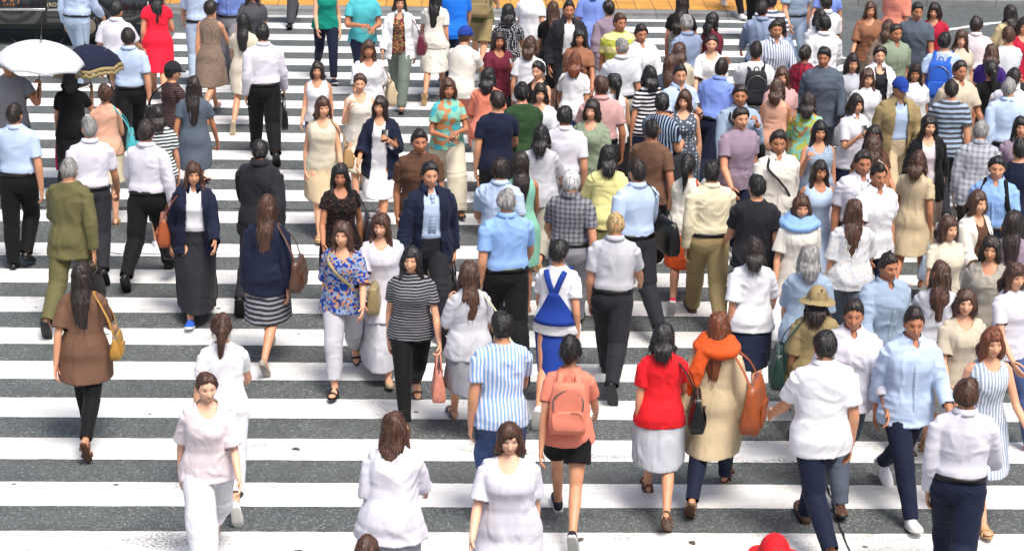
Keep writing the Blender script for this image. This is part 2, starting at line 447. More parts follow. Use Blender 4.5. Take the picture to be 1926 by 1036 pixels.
# dark polished granite plinth at the far right pavement edge
pm = plain('dark_granite', '2b2623', .25)
pl = empty('granite_plinth', (12.2, KY + 2.05, .125)); tag(pl, 'long low dark polished granite wall along the far kerb at top right', 'wall')
for x0, x1 in ((-5.6, -2.55), (-2.54, .6), (.61, 3.6), (3.61, 6.6)):
    m = MB(); m.box(((x0 + x1) / 2, 0, .27), (x1 - x0, .55, .54)); obj('block', m, pm, pl, bevel=.015)
m = MB(); m.box((.5, 0, .575), (12.3, .62, .07)); obj('coping', m, pm, pl, bevel=.01)

# ------------------------------------------------------------------ black taxi at the top left
def make_taxi(loc, rz):
    root = empty('taxi', loc, rz); tag(root, 'black taxi with orange door lettering and slotted wheel covers', 'taxi')
    body = NT('taxi_paint'); body.set(Base_Color=(.010, .010, .012, 1), Roughness=.18, Coat_Weight=.8, Specular_IOR_Level=.6); body = body.m
    gt = NT('taxi_glass'); gt.set(Base_Color=(.02, .025, .028, 1), Roughness=.05, Specular_IOR_Level=.8); glass = gt.m
    chrome = plain('chrome', 'c8ccd0', .2, 1.0); rubber = plain('rubber', '141414', .85); dark = plain('underbody', '0a0a0a', .9)
    Wd = .85
    # lower body: cross sections along x (front = +x), each a rounded section
    secs = [(-2.32, .40, .80, .62), (-2.25, .28, .90, .78), (-1.9, .22, .95, .83), (-1.2, .20, .98, .85), (0, .20, .98, .85), (.95, .20, .97, .85), (1.5, .21, .93, .84), (2.05, .24, .86, .80), (2.28, .28, .76, .72), (2.34, .40, .66, .60)]
    def section(x, z0, z1, w, top=.88):
        an = np.arange(28) / 28 * 2 * np.pi; e = .28
        c, s = np.cos(an), np.sin(an)
        yy = np.sign(c) * np.abs(c) ** e * w; zz = (z0 + z1) / 2 + np.sign(s) * np.abs(s) ** e * (z1 - z0) / 2
        yy = yy * (1 - (1 - top) * np.clip((zz - .62) / .5, 0, 1))
        return np.stack([np.full(28, x), yy, zz], 1)
    m = MB(); m.loft([section(*q) for q in secs], .2); bo = obj('body', m, body, root)
    # wheel arches cut as dark recess rings proud of the side
    cab = [(-1.75, .93, .95, .74), (-1.35, .93, 1.36, .66), (-1.0, .93, 1.45, .62), (.05, .93, 1.47, .62), (.35, .93, 1.42, .63), (.98, .93, .96, .74)]
    m = MB(); m.loft([section(x, z0, z1, w, .80) for x, z0, z1, w in cab], .1); obj('cabin', m, body, root)
    for sd in (-1, 1):
        for (a, b) in ((-1.25, -.36), (-.28, .62)):
            yb = lambda z: sd * (.775 - (z - .98) * .22)
            m = MB(); V = []
            pts = [(a + .02, 1.0), (b, 1.0), (b - (.22 if b > 0 else 0), 1.36), (a + (.12 if a < -1 else 0.02), 1.36)]
            for off in (0, .02): V += [(x, yb(z) + sd * off, z) for x, z in pts]
            m.add(V, [[0, 1, 2, 3], [4, 7, 6, 5], [0, 4, 5, 1], [1, 5, 6, 2], [2, 6, 7, 3], [3, 7, 4, 0]]); obj('window', m, glass, root)
        for (a, b) in ((-1.27, -.33), (-.31, .80)):
            # each door: a slightly proud panel with seams between
            m = MB(); z = np.linspace(.30, .94, 14); V = []; w = lambda zz: .853 * (1 - .12 * np.clip((zz - .62) / .5, 0, 1)) * (1 - .012 * ((zz - .6) / .35) ** 2)
            n = len(z)
            V = [(a, sd * w(q), q) for q in z] + [(b, sd * w(q), q) for q in z] + [(a, sd * (w(q) - .03), q) for q in z] + [(b, sd * (w(q) - .03), q) for q in z]
            i = np.arange(n - 1); Qd = np.vstack([np.stack([i, n + i, n + i + 1, i + 1], 1), np.stack([i, i + 1, 2 * n + i + 1, 2 * n + i], 1), np.stack([n + i, 3 * n + i, 3 * n + i + 1, n + i + 1], 1),
                            [[0, 2 * n, 3 * n, n], [n - 1, 2 * n - 1, 4 * n - 1, 3 * n - 1]]])
            m.add(V, Qd); d = obj('door', m, body, root)
            h = MB(); h.tube([(a + .06, sd * .835, .86), (a + .12, sd * .865, .86), (a + .22, sd * .835, .86)], [.012] * 3, 8); obj('handle', h, chrome, d)
        for a, b in ((-1.27, -.34), (-.30, .785), (.815, 1.02)):
            m = MB(); m.box(((a + b) / 2, sd * .860, .565), (b - a, .014, .032)); obj('side_trim', m, chrome, root, bevel=.004)
        for x in (-1.42, 1.40):
            wh = empty('wheel', (x, sd * .76, .315)); wh.parent = root
            an = np.arange(48) / 48 * 2 * np.pi
            prof = [(.205, -.085), (.24, -.095), (.295, -.088), (.315, -.06), (.315, .06), (.295, .088), (.24, .095), (.205, .085)]
            rings = [[(r_ * math.cos(q), yy, r_ * math.sin(q)) for q in an] for r_, yy in prof]
            m = MB(); m.loft(rings, None, closed=True); obj('tyre', m, rubber, wh)
            prof = [(.207, .07), (.20, .088), (.188, .094), (.15, .088), (.13, .096), (.06, .108), (.012, .110)]
            rings = [[(r_ * math.cos(q), sd * yy, r_ * math.sin(q)) for q in an] for r_, yy in prof]
            m = MB(); m.loft(rings, 0); obj('wheel_cover', m, plain('wheel_cover', '9a8f80', .35, .7), wh)
            m = MB()
            for q in np.arange(30) / 30 * 2 * np.pi:
                c, s = math.cos(q), math.sin(q); t = np.array([-s, 0, c]) * .0075; rr = np.array([c, 0, s]); y = sd * .096
                p0, p1 = rr * .158, rr * .188
                m.add([p0 - t + (0, y, 0), p0 + t + (0, y, 0), p1 + t + (0, y, 0), p1 - t + (0, y, 0)], [[0, 1, 2, 3]])
            obj('cover_slots', m, plain('slot_silver', 'e0e0e0', .3, .3), wh)
            m = MB(); arc = np.linspace(.0, np.pi, 24)
            rings = [[(x + r_ * math.cos(q), sd * y_, .315 + r_ * math.sin(q)) for r_, y_ in ((.335, .80), (.335, .862), (.39, .862), (.39, .80))] for q in arc]
            m.loft(rings, 0); obj('wheel_arch', m, body, root)
            m = MB(); rings = [[(x + r_ * math.cos(q), sd * y_, .315 + r_ * math.sin(q)) for q in np.arange(32) / 32 * 2 * np.pi] for r_, y_ in ((.34, .853), (.34, .856))]
            m.loft(rings, 0); obj('wheel_well', m, dark, root)
    for sd in (-1, 1):
        m = MB(); m.box((2.30, sd * .55, .60), (.10, .26, .13)); obj('headlight', m, plain('lamp_glass', 'd8dde0', .1), root, bevel=.02)
        m = MB(); m.box((-2.30, sd * .60, .72), (.06, .22, .12)); obj('tail_light', m, plain('tail_red', '8a1010', .2), root, bevel=.02)
    m = MB(); m.box((2.36, 0, .42), (.12, 1.5, .14)); obj('bumper', m, chrome, root, bevel=.03)
    m = MB(); m.box((-2.36, 0, .45), (.12, 1.5, .14)); obj('bumper', m, chrome, root, bevel=.03)
    m = MB(); m.box((-.25, 0, 1.53), (.16, .42, .12)); obj('roof_sign', m, plain('roof_sign', 'e6e0c8', .4), root, bevel=.03)
    def letters(txt, x, z, size, mat, sx=1.0):
        cu = bpy.data.curves.new('lettering', 'FONT'); cu.body = txt; cu.size = size; cu.align_x = 'CENTER'; cu.extrude = .001
        tmp = bpy.data.objects.new('lettering', cu); COL.objects.link(tmp); bpy.context.view_layer.update()
        me = bpy.data.meshes.new_from_object(tmp.evaluated_get(bpy.context.evaluated_depsgraph_get())); bpy.data.objects.remove(tmp)
        o = bpy.data.objects.new('lettering', me); COL.objects.link(o); me.materials.clear(); me.materials.append(mat); o.parent = root
        o.location = (x, -.868, z); o.rotation_euler = (math.pi / 2 + .06, 0, 0); o.scale = (sx, 1, 1)
    org = plain('sign_orange', 'd9803e', .5); gold = plain('sign_gold', 'd8cda6', .45)
    letters('( 0 0 )', .24, .685, .15, org, .95)
    letters('L A S B', .25, .625, .05, org, 1.1)
    letters('(RO)', .90, .615, .085, gold, 1.0)
    return root
make_taxi((-6.74, 32.38, 0), R(1))

# ------------------------------------------------------------------ people
def sstep(a, b, x):
    t = np.clip((x - a) / (b - a), 0, 1); return t * t * (3 - 2 * t)
TORSO = {'m': np.array([(.78, .120, .085, .012), (.84, .160, .110, .012), (.90, .172, .120, .012), (.98, .162, .112, .002), (1.06, .150, .106, -.006), (1.15, .156, .112, -.010), (1.25, .172, .122, -.010), (1.33, .176, .118, -.002), (1.385, .160, .098, .008), (1.43, .112, .080, .015), (1.465, .066, .064, .018)]),
         'f': np.array([(.78, .120, .090, .014), (.84, .160, .114, .014), (.90, .174, .124, .016), (.98, .156, .110, .006), (1.06, .128, .094, -.004), (1.14, .130, .098, -.010), (1.22, .146, .119, -.020), (1.29, .152, .112, -.010), (1.35, .146, .090, .006), (1.395, .098, .068, .014), (1.435, .054, .054, .018)])}
NECKZ = {'m': 1.455, 'f': 1.425}
ARMS = {'d': (4, 8, 14, 2), 'f': (26, 8, 26, 8), 'k': (-24, 9, 14, 0), 'b': (8, 10, 82, 22), 'p': (18, 10, 108, 28), 'u': (38, 18, 112, 4), 'c': (12, 12, 74, 58), 's': (16, 12, 130, 18), 'h': (2, 10, 6, 0), 'o': (24, 30, 30, 0)}
JOBS = []          # meshes waiting for their voxel remesh

def job(name, mb, mat, vox, parent=None, smooth=5, post=None, extra=None):
    """an object whose raw pieces are welded into one surface later, all in one pass"""
    V, Q, T = mb.get()
    me = mesh_of(name, V, Q, T)
    o = bpy.data.objects.new(name, me); COL.objects.link(o)
    if parent is not None: o.parent = parent
    r = o.modifiers.new('remesh', 'REMESH'); r.mode = 'VOXEL'; r.voxel_size = vox; r.adaptivity = 0
    if smooth:
        s_ = o.modifiers.new('smooth', 'SMOOTH'); s_.factor = .5; s_.iterations = smooth
    JOBS.append((o, mat, post, extra)); return o

def vnormals(V, F):
    a, b, c, d = V[F[:, 0]], V[F[:, 1]], V[F[:, 2]], V[F[:, 3]]
    fn = np.cross(c - a, d - b); N = np.zeros_like(V)
    for k in range(4): np.add.at(N, F[:, k], fn)
    return N / (np.linalg.norm(N, axis=1)[:, None] + 1e-12), fn / (np.linalg.norm(fn, axis=1)[:, None] + 1e-12)

def run_jobs():
    dg = bpy.context.evaluated_depsgraph_get(); dg.update()
    for o, mat, post, extra in JOBS:
        ev = o.evaluated_get(dg); me = ev.to_mesh()
        V = np.empty(len(me.vertices) * 3, np.float32); me.vertices.foreach_get('co', V); V = V.reshape(-1, 3).astype(float)
        F = np.empty(len(me.loops), np.int32); me.loops.foreach_get('vertex_index', F); F = F.reshape(-1, 4).astype(np.int64)
        ev.to_mesh_clear()
        face = None
        if post: V, F = post(V, F)
        T = None
        if extra is not None:
            EV, EQ, ET, EC = extra
            n = len(V); V = np.vstack([V, EV]); F = np.vstack([F, EQ + n]); T = ET + n
            face = np.vstack([np.zeros((n, 2)), EC])
        used = np.zeros(len(V), bool); used[F.ravel()] = True
        if T is not None: used[T.ravel()] = True
        mp = np.cumsum(used) - 1; V = V[used]; F = mp[F]; T = mp[T] if T is not None else None
        new = mesh_of(o.name, V, F, T)
        if face is not None:
            fc = face[used]; at = new.attributes.new('face', 'FLOAT_COLOR', 'POINT')
            c4 = np.zeros((len(V), 4), np.float32); c4[:, :2] = fc; c4[:, 3] = 1; at.data.foreach_set('color', c4.ravel())
        new.materials.append(mat)
        o.modifiers.clear(); old = o.data; o.data = new; bpy.data.meshes.remove(old)
        th = o.get('_solid')
        if th:
            s_ = o.modifiers.new('thickness', 'SOLIDIFY'); s_.thickness = th; s_.offset = -1; del o['_solid']
    JOBS.clear()

def head_surface(nu=60, nv=46, off=None):
    """head in its own frame: centre at mid-height, face towards -y. off(x,y,z)->outward offset. returns V,Q,T,eye,lip"""
    th = np.linspace(0, np.pi, nv + 2)[1:-1]; ph = np.arange(nu) / nu * 2 * np.pi - np.pi / 2
    # denser towards the face
    ph = ph - .28 * np.sin(ph + np.pi / 2)
    T_, P_ = np.meshgrid(th[::-1], ph, indexing='ij')
    d = np.stack([np.sin(T_) * np.cos(P_), np.sin(T_) * np.sin(P_), np.cos(T_)], -1).reshape(-1, 3)
    d = np.vstack([d, [[0, 0, -1], [0, 0, 1]]])
    V = head_shape(d)
    eye = np.zeros(len(V)); lip = np.zeros(len(V))
    if off is None:
        x, y, z = V.T; fr = y < -.02; ax = np.abs(x)
        e = np.exp(-(((ax - .031) / .013) ** 4 + ((z - .002) / .0058) ** 4)) + .75 * np.exp(-(((ax - .032) / .020) ** 4 + ((z - .0235 - .10 * (.032 - np.abs(ax - .032))) / .0040) ** 4))
        e += .55 * np.exp(-(((ax - .008) / .004) ** 2 + ((z + .041) / .003) ** 2))
        l = np.exp(-((x / .021) ** 4 + ((z + .064) / .0085) ** 4))
        eye = np.clip(e, 0, 1) * fr; lip = np.clip(l, 0, 1) * fr
    else:
        nrm = d * np.array([1 / .076, 1 / .096, 1 / .117]); nrm /= np.linalg.norm(nrm, axis=1)[:, None]
        V = V + nrm * off(V, d)[:, None]
    n = nv; i = np.arange(nu); j = (i + 1) % nu
    Q = np.vstack([np.stack([a * nu + i, a * nu + j, (a + 1) * nu + j, (a + 1) * nu + i], 1) for a in range(n - 1)])
    k = n * nu
    T = np.vstack([np.stack([j, i, np.full(nu, k)], 1), np.stack([(n - 1) * nu + i, (n - 1) * nu + j, np.full(nu, k + 1)], 1)])
    return V, Q, T, eye, lip
def head_shape(d):
    x, y, z = d.T; t = np.clip(-z, 0, 1); up = np.clip(z, 0, 1)
    fr = sstep(.0, -.6, y)
    X = .0755 * x * (1 - .30 * t ** 1.7) * (1 - .05 * up)
    Y = .097 * y * np.where(y < 0, .93, 1.0); Y = Y * (1 - .40 * t * sstep(0, .6, y)) - .012 * t * fr
    Z = .117 * z
    G = lambda a, s: np.exp(-(a / s) ** 2)
    ax = np.abs(X)
    nose = sstep(.022, -.034, Z) * sstep(-.050, -.036, Z)
    Y -= fr * (.024 * nose * G(ax, .0125) + .006 * G(ax, .02) * G(Z + .042, .012))
    Y += fr * (.0095 * G(ax - .032, .017) * G(Z - .004, .014))
    Y -= fr * (.0035 * G(Z - .027, .012) * G(ax, .05) + .006 * G(ax, .024) * G(Z + .064, .013) + .006 * G(ax, .022) * G(Z + .098, .016) + .004 * G(ax - .045, .02) * G(Z + .025, .02))
    return np.stack([X, Y, Z], 1)

def fold(kind, amp, seed):
    """cloth creases as real relief"""
    def f(V, N, k):
        p = V / k + seed * 7.31
        w = np.stack([vnoise(p * 4, 11), vnoise(p * 4, 12), vnoise(p * 4, 13)], 1) * .10
        q = p + w
        if kind == 'top':
            r = 1 - np.abs(vnoise(q * [10, 10, 4.2], 1)) * 2; r2 = 1 - np.abs(vnoise((q + q[:, [2, 0, 1]] * .5) * [9, 7, 13], 2)) * 2
            d = r * .85 + r2 * .6 + vnoise(p * 4, 4) * .9
        elif kind == 'skirt':
            d = (vnoise(q * [15, 15, 1.2], 1) + .5 * vnoise(q * [30, 30, 2.5], 2)) * 1.1
        else:
            zz = V[:, 2] / k; kn = np.exp(-((zz - .46) / .10) ** 2) + np.exp(-((zz - .12) / .10) ** 2) + .6 * np.exp(-((zz - .84) / .07) ** 2)
            d = (1 - np.abs(vnoise(q * [9, 9, 5], 1)) * 2) * .5 + kn * (1 - np.abs(vnoise(q * [7, 7, 22], 3)) * 2) * .75
        return np.maximum(d, -.18) * amp
    return f

TOPS = {  # sleeve (0 none, 1 elbow, 2 wrist), hem height, ease, neckline, flare
    'tee': (.62, .83, .019, 'crew', .03), 'tank': (0, .84, .014, 'scoop', .03), 'shirt': (1.92, .985, .022, 'collar', 0), 'sshirt': (.72, .985, .021, 'collar', 0),
    'ushirt': (.74, .80, .024, 'collar', .04), 'lshirt': (1.6, .80, .026, 'collar', .05), 'blouse': (.88, .81, .028, 'scoop', .08), 'jacket': (1.93, .77, .034, 'open', .03), 'closedjacket': (1.93, .76, .034, 'crew', .03),
    'cardigan': (1.45, .72, .034, 'open', .05), 'dress': (.42, .50, .018, 'scoop', .13), 'sundress': (0, .50, .015, 'scoop', .14), 'coat': (1.9, .52, .036, 'open', .08), 'tunic': (.8, .66, .03, 'scoop', .10), 'poncho': (.95, .78, .045, 'crew', .16), 'kneedress': (.55, .58, .026, 'crew', .06)}
BOTS = {'trousers': (.055, .014, .020), 'slim': (.09, .008, .008), 'jeans': (.06, .011, .013), 'wide': (.05, .022, .05), 'shorts': (.52, .016, .028), 'hotpants': (.66, .014, .022), 'capri': (.30, .011, .012), 'cropped': (.16, .014, .018)}

PEOPLE_DONE = {}
def person(key, x, y, rz, H, sex, pose, arms, hair, top, bot, shoe, label, lean=0, look=(0, 0), girth=1.0, skin='b', near=True, inner=None, hat=None, seed=None, extras=''):
    rnd = random.Random(zlib.crc32(key.encode()) if seed is None else seed); sd = rnd.random() * 10
    k = H / 1.70; vx = (.0095 if near else .0125)
    tz = TORSO[sex]; M = sex == 'm'
    gb = girth * .955
    # ---- legs
    HIP = .088 if M else .086; LT, LS = .435, .395
    P = {'L': ((29, 7, -15), (-23, 28, None)), 'l': ((24, 58, 24), (-7, 5, 0)), 's': ((3, 3, 0), (-3, 3, 0)), 'm': ((8, 22, 8), (1, 4, 0)), 'w': ((14, 4, -8), (-10, 16, None))}
    pz = {'R': 'L', 'r': 'l', 'n': 'm', 'v': 'w'}.get(pose, pose); flip = pose in 'Rrnv'
    legs = {}
    for i, (th, kn, ft) in enumerate(P[pz]):
        side = 1 if (i == 0) != flip else -1
        th, kn = R(th + rnd.uniform(-2, 2)), R(kn + rnd.uniform(0, 3))
        hip = np.array([side * HIP, .010, .905]); ank_x = side * HIP * .72
        knee = hip + LT * np.array([0, -math.sin(th), -math.cos(th)]); knee[0] = side * HIP * .88
        ank = knee + LS * np.array([0, -math.sin(th - kn), -math.cos(th - kn)]); ank[0] = ank_x
        legs[side] = [hip, knee, ank, ft]
    heel = .045 if shoe.startswith('heel') else 0.0
    def foot_frame(side, tau):
        f = np.array([side * .12, -math.cos(tau), -math.sin(tau)]); f /= np.linalg.norm(f)
        s_ = np.array([1., 0, 0]); s_ = s_ - f * s_.dot(f); s_ /= np.linalg.norm(s_); u = np.cross(s_, f)
        if u[2] < 0: u = -u
        return f, s_, u
    FL = 1.0 if M else .92
    def low(side, tau):
        f, s_, u = foot_frame(side, tau); A = legs[side][2]
        return min((A - .075 * u + s * f)[2] for s in (-.06 * FL, .19 * FL))
    h0 = R(24) if heel else 0.0
    fronts = [s for s in legs if legs[s][3] is not None]
    zl = min(low(s, R(legs[s][3]) + h0 * (legs[s][3] >= 0)) for s in fronts)
    taus = {}
    for s in legs:
        if legs[s][3] is None:
            best = min((abs(low(s, R(a)) - zl), a) for a in range(0, 72, 3)); taus[s] = R(best[1])
        else: taus[s] = R(legs[s][3]) + h0 * (legs[s][3] >= 0)
    zl = min(zl, min(low(s, taus[s]) for s in legs))
    zoff = -zl
    W = lambda p: (np.asarray(p, float) + [0, 0, zoff]) * k
    # ---- torso frame: lean forward and counter-twist
    sw = {'L': 7, 'R': -7}.get(pose, 0) * (1 if sex else 1)
    ln = R(lean + rnd.uniform(.5, 5.0)); tw = R(sw)
    def T(p):
        p = np.atleast_2d(np.asarray(p, float)).copy()
        w = sstep(.95, 1.32, p[:, 2]); a = tw * w
        xx = p[:, 0] * np.cos(a) - p[:, 1] * np.sin(a); yy = p[:, 0] * np.sin(a) + p[:, 1] * np.cos(a)
        b = ln * sstep(.86, 1.05, p[:, 2]); dz = p[:, 2] - .93
        y2 = yy * np.cos(b) - dz * np.sin(b); z2 = .93 + dz * np.cos(b) + yy * np.sin(b)
        return np.stack([xx, y2, z2], 1)
    T1 = lambda p: T(p)[0]
    an = np.arange(28) / 28 * 2 * np.pi
    def tring(z, ea=0.0, eb=None, mul=1.0, yo=0.0):
        eb = ea if eb is None else eb
        a = np.interp(z, tz[:, 0], tz[:, 1]) * (gb if z < 1.36 else (gb + 1) / 2) * mul + ea; b = np.interp(z, tz[:, 0], tz[:, 2]) * gb * mul + eb; o = np.interp(z, tz[:, 0], tz[:, 3]) + yo
        c, s = np.cos(an), np.sin(an); e = .88
        return np.stack([np.sign(c) * np.abs(c) ** e * a, np.sign(s) * np.abs(s) ** e * b + o, np.full(28, z)], 1)
    SH = {}
    SHX, SHZ, RS = (.172, 1.352, .053) if M else (.148, 1.325, .044)
    RE, RW = (.041, .029) if M else (.034, .024)
    arms_ = arms.split(',') if ',' in arms else [arms, arms]
    AR = {}
    for side, nm in zip((1, -1), arms_):
        F_, A_, E_, I_ = [R(q) for q in ARMS[nm]]
        if nm in 'dh':
            fw = {'L': -1, 'R': 1, 'l': -.7, 'r': .7}.get(pose, 0) * side
            F_ += R(fw * (17 if nm == 'd' else 9)); E_ += R(max(0, fw) * 12)
        F_ += R(rnd.uniform(-6, 7)); E_ += R(rnd.uniform(-3, 16) if nm in 'd' else rnd.uniform(-3, 6)); A_ += R(rnd.uniform(-3, 5))
        S = T1((side * SHX * ((gb + 1) / 2), .012, SHZ))
        up = np.array([side * math.sin(A_), -math.sin(F_ + ln * .5) * math.cos(A_), -math.cos(F_) * math.cos(A_)]); up /= np.linalg.norm(up)
        fo = np.array([side * (math.sin(A_) * .45 - math.sin(I_)), -math.sin(F_ + E_), -math.cos(F_ + E_)]); fo /= np.linalg.norm(fo)
        El = S + .285 * up; Wr = El + .245 * fo
        AR[side] = (S, El, Wr, up, fo, nm)
    neck = T1((0, .016, NECKZ[sex] - .01)); hd_up = T1((0, .016, NECKZ[sex] + .1)) - neck; hd_up /= np.linalg.norm(hd_up)
    HZ = NECKZ[sex] + (.118 if M else .122)
    hc = neck + np.array([0, -.014 - .3 * math.sin(ln) * .1, 0]) + hd_up * 0 + np.array([0, 0, HZ - NECKZ[sex] + .006])
    hc[1] -= math.sin(ln) * .08
    yw, pt = R(look[0] + rnd.uniform(-16, 16)), R(look[1] + rnd.uniform(-2, 5))
    Hm = np.array(Matrix.Rotation(yw, 3, 'Z') @ Matrix.Rotation(pt, 3, 'X'))
    hs = (.955 if M else .930) * np.array([rnd.uniform(.93, 1.05), rnd.uniform(.95, 1.04), rnd.uniform(.95, 1.05)])
    jaw = rnd.uniform(-.10, .10); nose_k = rnd.uniform(.7, 1.35)
    HD = lambda v: (np.asarray(v) * hs) @ Hm.T + hc
    # ---- body
    m = MB()
    m.loft([W(T(tring(z))) for z in np.linspace(.84, tz[-1, 0], 22)], .4)
    nr = .056 if M else .047
    m.tube([W(T1((0, .018, NECKZ[sex] - .06))), W(neck + [0, .0, .03]), W(HD((0, .018, -.055)))], np.array([nr * 1.12, nr, nr * .98]) * k, 14)
    for side in (1, -1):
        hip, knee, ank, _ = legs[side]; g = gb
        tp = np.array([hip + [0, .012, .02], hip + (knee - hip) * .35 + [side * .004, -.004, 0], hip + (knee - hip) * .75, knee + [0, -.006, 0], knee + (ank - knee) * .30 + [0, .014, 0], knee + (ank - knee) * .6 + [0, .008, 0], ank])
        rr = np.array([.094, .084, .064, .053, .055, .044, .034]) * (1.0 if M else .97) * g
        m.tube([W(q) for q in tp], rr * k, 14, sub=3)
        f, s_, u = foot_frame(side, taus[side]); A = ank; sole = A - .072 * u
        rings = []
        a8 = np.arange(12) / 12 * 2 * np.pi
        for s, w_, h in ((-.055, .022, .045), (-.03, .031, .07), (.0, .034, .088), (.05, .036, .062), (.10, .041, .042), (.145, .040, .030), (.175, .026, .022)):
            c = sole + f * s * FL + u * h / 2; rings.append(W(c + np.cos(a8)[:, None] * s_ * w_ * FL + np.sin(a8)[:, None] * u * h / 2))
        m.loft(rings, .4)
        S, El, Wr, up, fo, nm = AR[side]
        m.tube([W(T1((side * SHX * .40, .012, SHZ + .026))), W(S + [0, 0, .004])], np.array([RS * 1.0, RS]) * k, 12)
        m.tube([W(q) for q in (S, S + (El - S) * .4, El, El + (Wr - El) * .3, Wr)], np.array([RS, RS * .86, RE, RE * 1.02, RW]) * k * (.5 + .5 * gb), 12, sub=3)
        # palm
        n_ = np.array([-side, 0, 0.]) if nm not in 'bpcs' else np.array([-side * .5, .3, -.6]); n_ = n_ - fo * n_.dot(fo); n_ /= np.linalg.norm(n_); w_ = np.cross(fo, n_)
        if w_[1] > 0: w_ = -w_
        AR[side] = AR[side] + (n_, w_)
        pr = []
        for s, a_, b_ in ((-.01, .024, .020), (.02, .030, .018), (.055, .038, .015), (.085, .037, .012)):
            c = Wr + fo * s; pr.append(W(c + np.cos(a8)[:, None] * w_ * a_ + np.sin(a8)[:, None] * n_ * b_))
        m.loft(pr, .5)
    ex = MB(); cols = []
    V, Q, T3, eye, lip = head_surface(88 if near else 56, 72 if near else 44)
    V = V.copy(); low_ = np.clip(-V[:, 2] / .117, 0, 1); V[:, 0] *= 1 + jaw * low_
    V[:, 1] -= (nose_k - 1) * .020 * np.exp(-(V[:, 0] / .012) ** 2) * sstep(.02, -.034, V[:, 2]) * sstep(-.050, -.036, V[:, 2]) * (V[:, 1] < -.03)
    eye = np.where(V[:, 2] > .014, eye * (rnd.uniform(.7, 1.0) if M else rnd.uniform(.3, .7)), eye * .9); lip = lip * (rnd.uniform(.25, .5) if M else rnd.uniform(.5, 1.0))
    ex.add(W(HD(V)), Q, T3); cols.append(np.stack([eye, lip], 1))
    for side in (1, -1):
        n0 = ex.n; ex.ball((0, 0, 0), (.011, .019, .031), 10, 6); ev = ex.v[-1]
        ev[:] = W(HD((ev @ np.array(Matrix.Rotation(side * .35, 3, 'Z')).T) + [side * .074, .012, -.006])); cols.append(np.zeros((ex.n - n0, 2)))
        S, El, Wr, up, fo, nm, n_, w_ = AR[side]; n0 = ex.n
        curl = 1.0 if nm in 'hspu' else .38
        for q, (wo, L) in enumerate(((.030, .066), (.011, .074), (-.009, .069), (-.028, .055))):
            b = Wr + fo * .078 + w_ * wo * .95; c1 = curl * (.75 + .1 * q); c2 = c1 * 2.0; c3 = c1 * 2.7
            d = lambda a: fo * math.cos(a) + n_ * math.sin(a)
            p1 = b + d(c1 * .5) * .014; p2 = p1 + d(c1) * L * .42; p3 = p2 + d(c2) * L * .32; p4 = p3 + d(c3) * L * .26
            ex.tube([W(z_) for z_ in (b, p1, p2, p3, p4)], np.array([.0088, .0088, .008, .0074, .006]) * k, 7, cap=.6)
        b = Wr + fo * .025 + w_ * .028; d1 = fo * .72 + w_ * .62 + n_ * .25; d1 /= np.linalg.norm(d1); d2 = fo * .9 + w_ * .2 + n_ * (.35 + .3 * curl); d2 /= np.linalg.norm(d2)
        ex.tube([W(z_) for z_ in (b, b + d1 * .036, b + d1 * .036 + d2 * .028, b + d1 * .036 + d2 * .048)], np.array([.012, .0105, .009, .007]) * k, 7, cap=.6)
        cols.append(np.zeros((ex.n - n0, 2)))
    EV, EQ, ET = ex.get()
    body = job('person', m, skin_mat(skin), vx * k, None, 4, None, (EV, EQ, ET, np.vstack(cols)))
    body.location = (x, y, 0); body.rotation_euler = (0, 0, R(rz))
    tag(body, label, 'person', 'people walking over the crossing')
    # ---- hair
    style, _, hcol = hair.partition(':'); hcol = hcol or 'black'
    if style != 'bald':
        long_ = style in ('long', 'bob', 'wavy'); hseed = sd
        th_ = {'short': .013, 'crop': .009}.get(style, .017)
        def off(V, d):
            az = np.abs(np.arctan2(d[:, 0], -d[:, 1])) / np.pi      # 0 front .. 1 back
            if style in ('short', 'crop'): zh = np.interp(az, [0, .2, .33, .42, .5, .6, 1], [.070, .064, .040, .0, .005, -.045, -.078])
            elif style in ('pony', 'bun'): zh = np.interp(az, [0, .2, .33, .45, .55, 1], [.072, .062, .035, .0, -.03, -.085])
            elif style == 'ring': zh = np.interp(az, [0, .3, .4, .5, .7, 1], [.2, .2, .03, .0, -.06, -.08])
            else: zh = np.interp(az, [0, .16, .24, .34, .45, 1], [.040, .044, -.0, -.075, -.11, -.13])
            mk = sstep(-.008, .010, V[:, 2] - zh - .006 * np.sin(V[:, 0] * 190 + hseed))
            if style == 'ring': mk = mk * sstep(.075, .055, V[:, 2])
            o = -.014 + (th_ + .014) * mk + mk * .010 * np.clip(d[:, 2], 0, 1) * (1 if style != 'crop' else .3)
            return o + mk * .004 * np.sin(d[:, 0] * 5 + hseed * 3)
        V, Q, T3, _, _ = head_surface(48, 36, off)
        hm = MB(); hm.add(W(HD(V)), Q, T3)
        if style in ('long', 'wavy', 'bob'):
            L = {'long': .40, 'wavy': .36, 'bob': .16}[style]; L *= rnd.uniform(.9, 1.1)
            rings = []
            for t in np.linspace(0, 1, 9):
                z = .03 - (L + .03) * t; yo = .052 + .050 * sstep(.15, .55, t) + (.02 if sex == 'f' else 0) * t; wv = .012 * math.sin(t * 9 + sd) if style == 'wavy' else 0
                a_ = .078 + .012 * math.sin(t * math.pi) - .030 * t ** 2 + wv; b_ = .050 - .018 * t
                rings.append(W(HD((0, 0, 0)) + np.stack([np.cos(an) * a_ + .012 * t * math.sin(sd * 5), np.sin(an) * b_ + yo, np.full(28, z)], 1) @ (Hm if False else np.eye(3)).T))
            hm.loft(rings, .3)
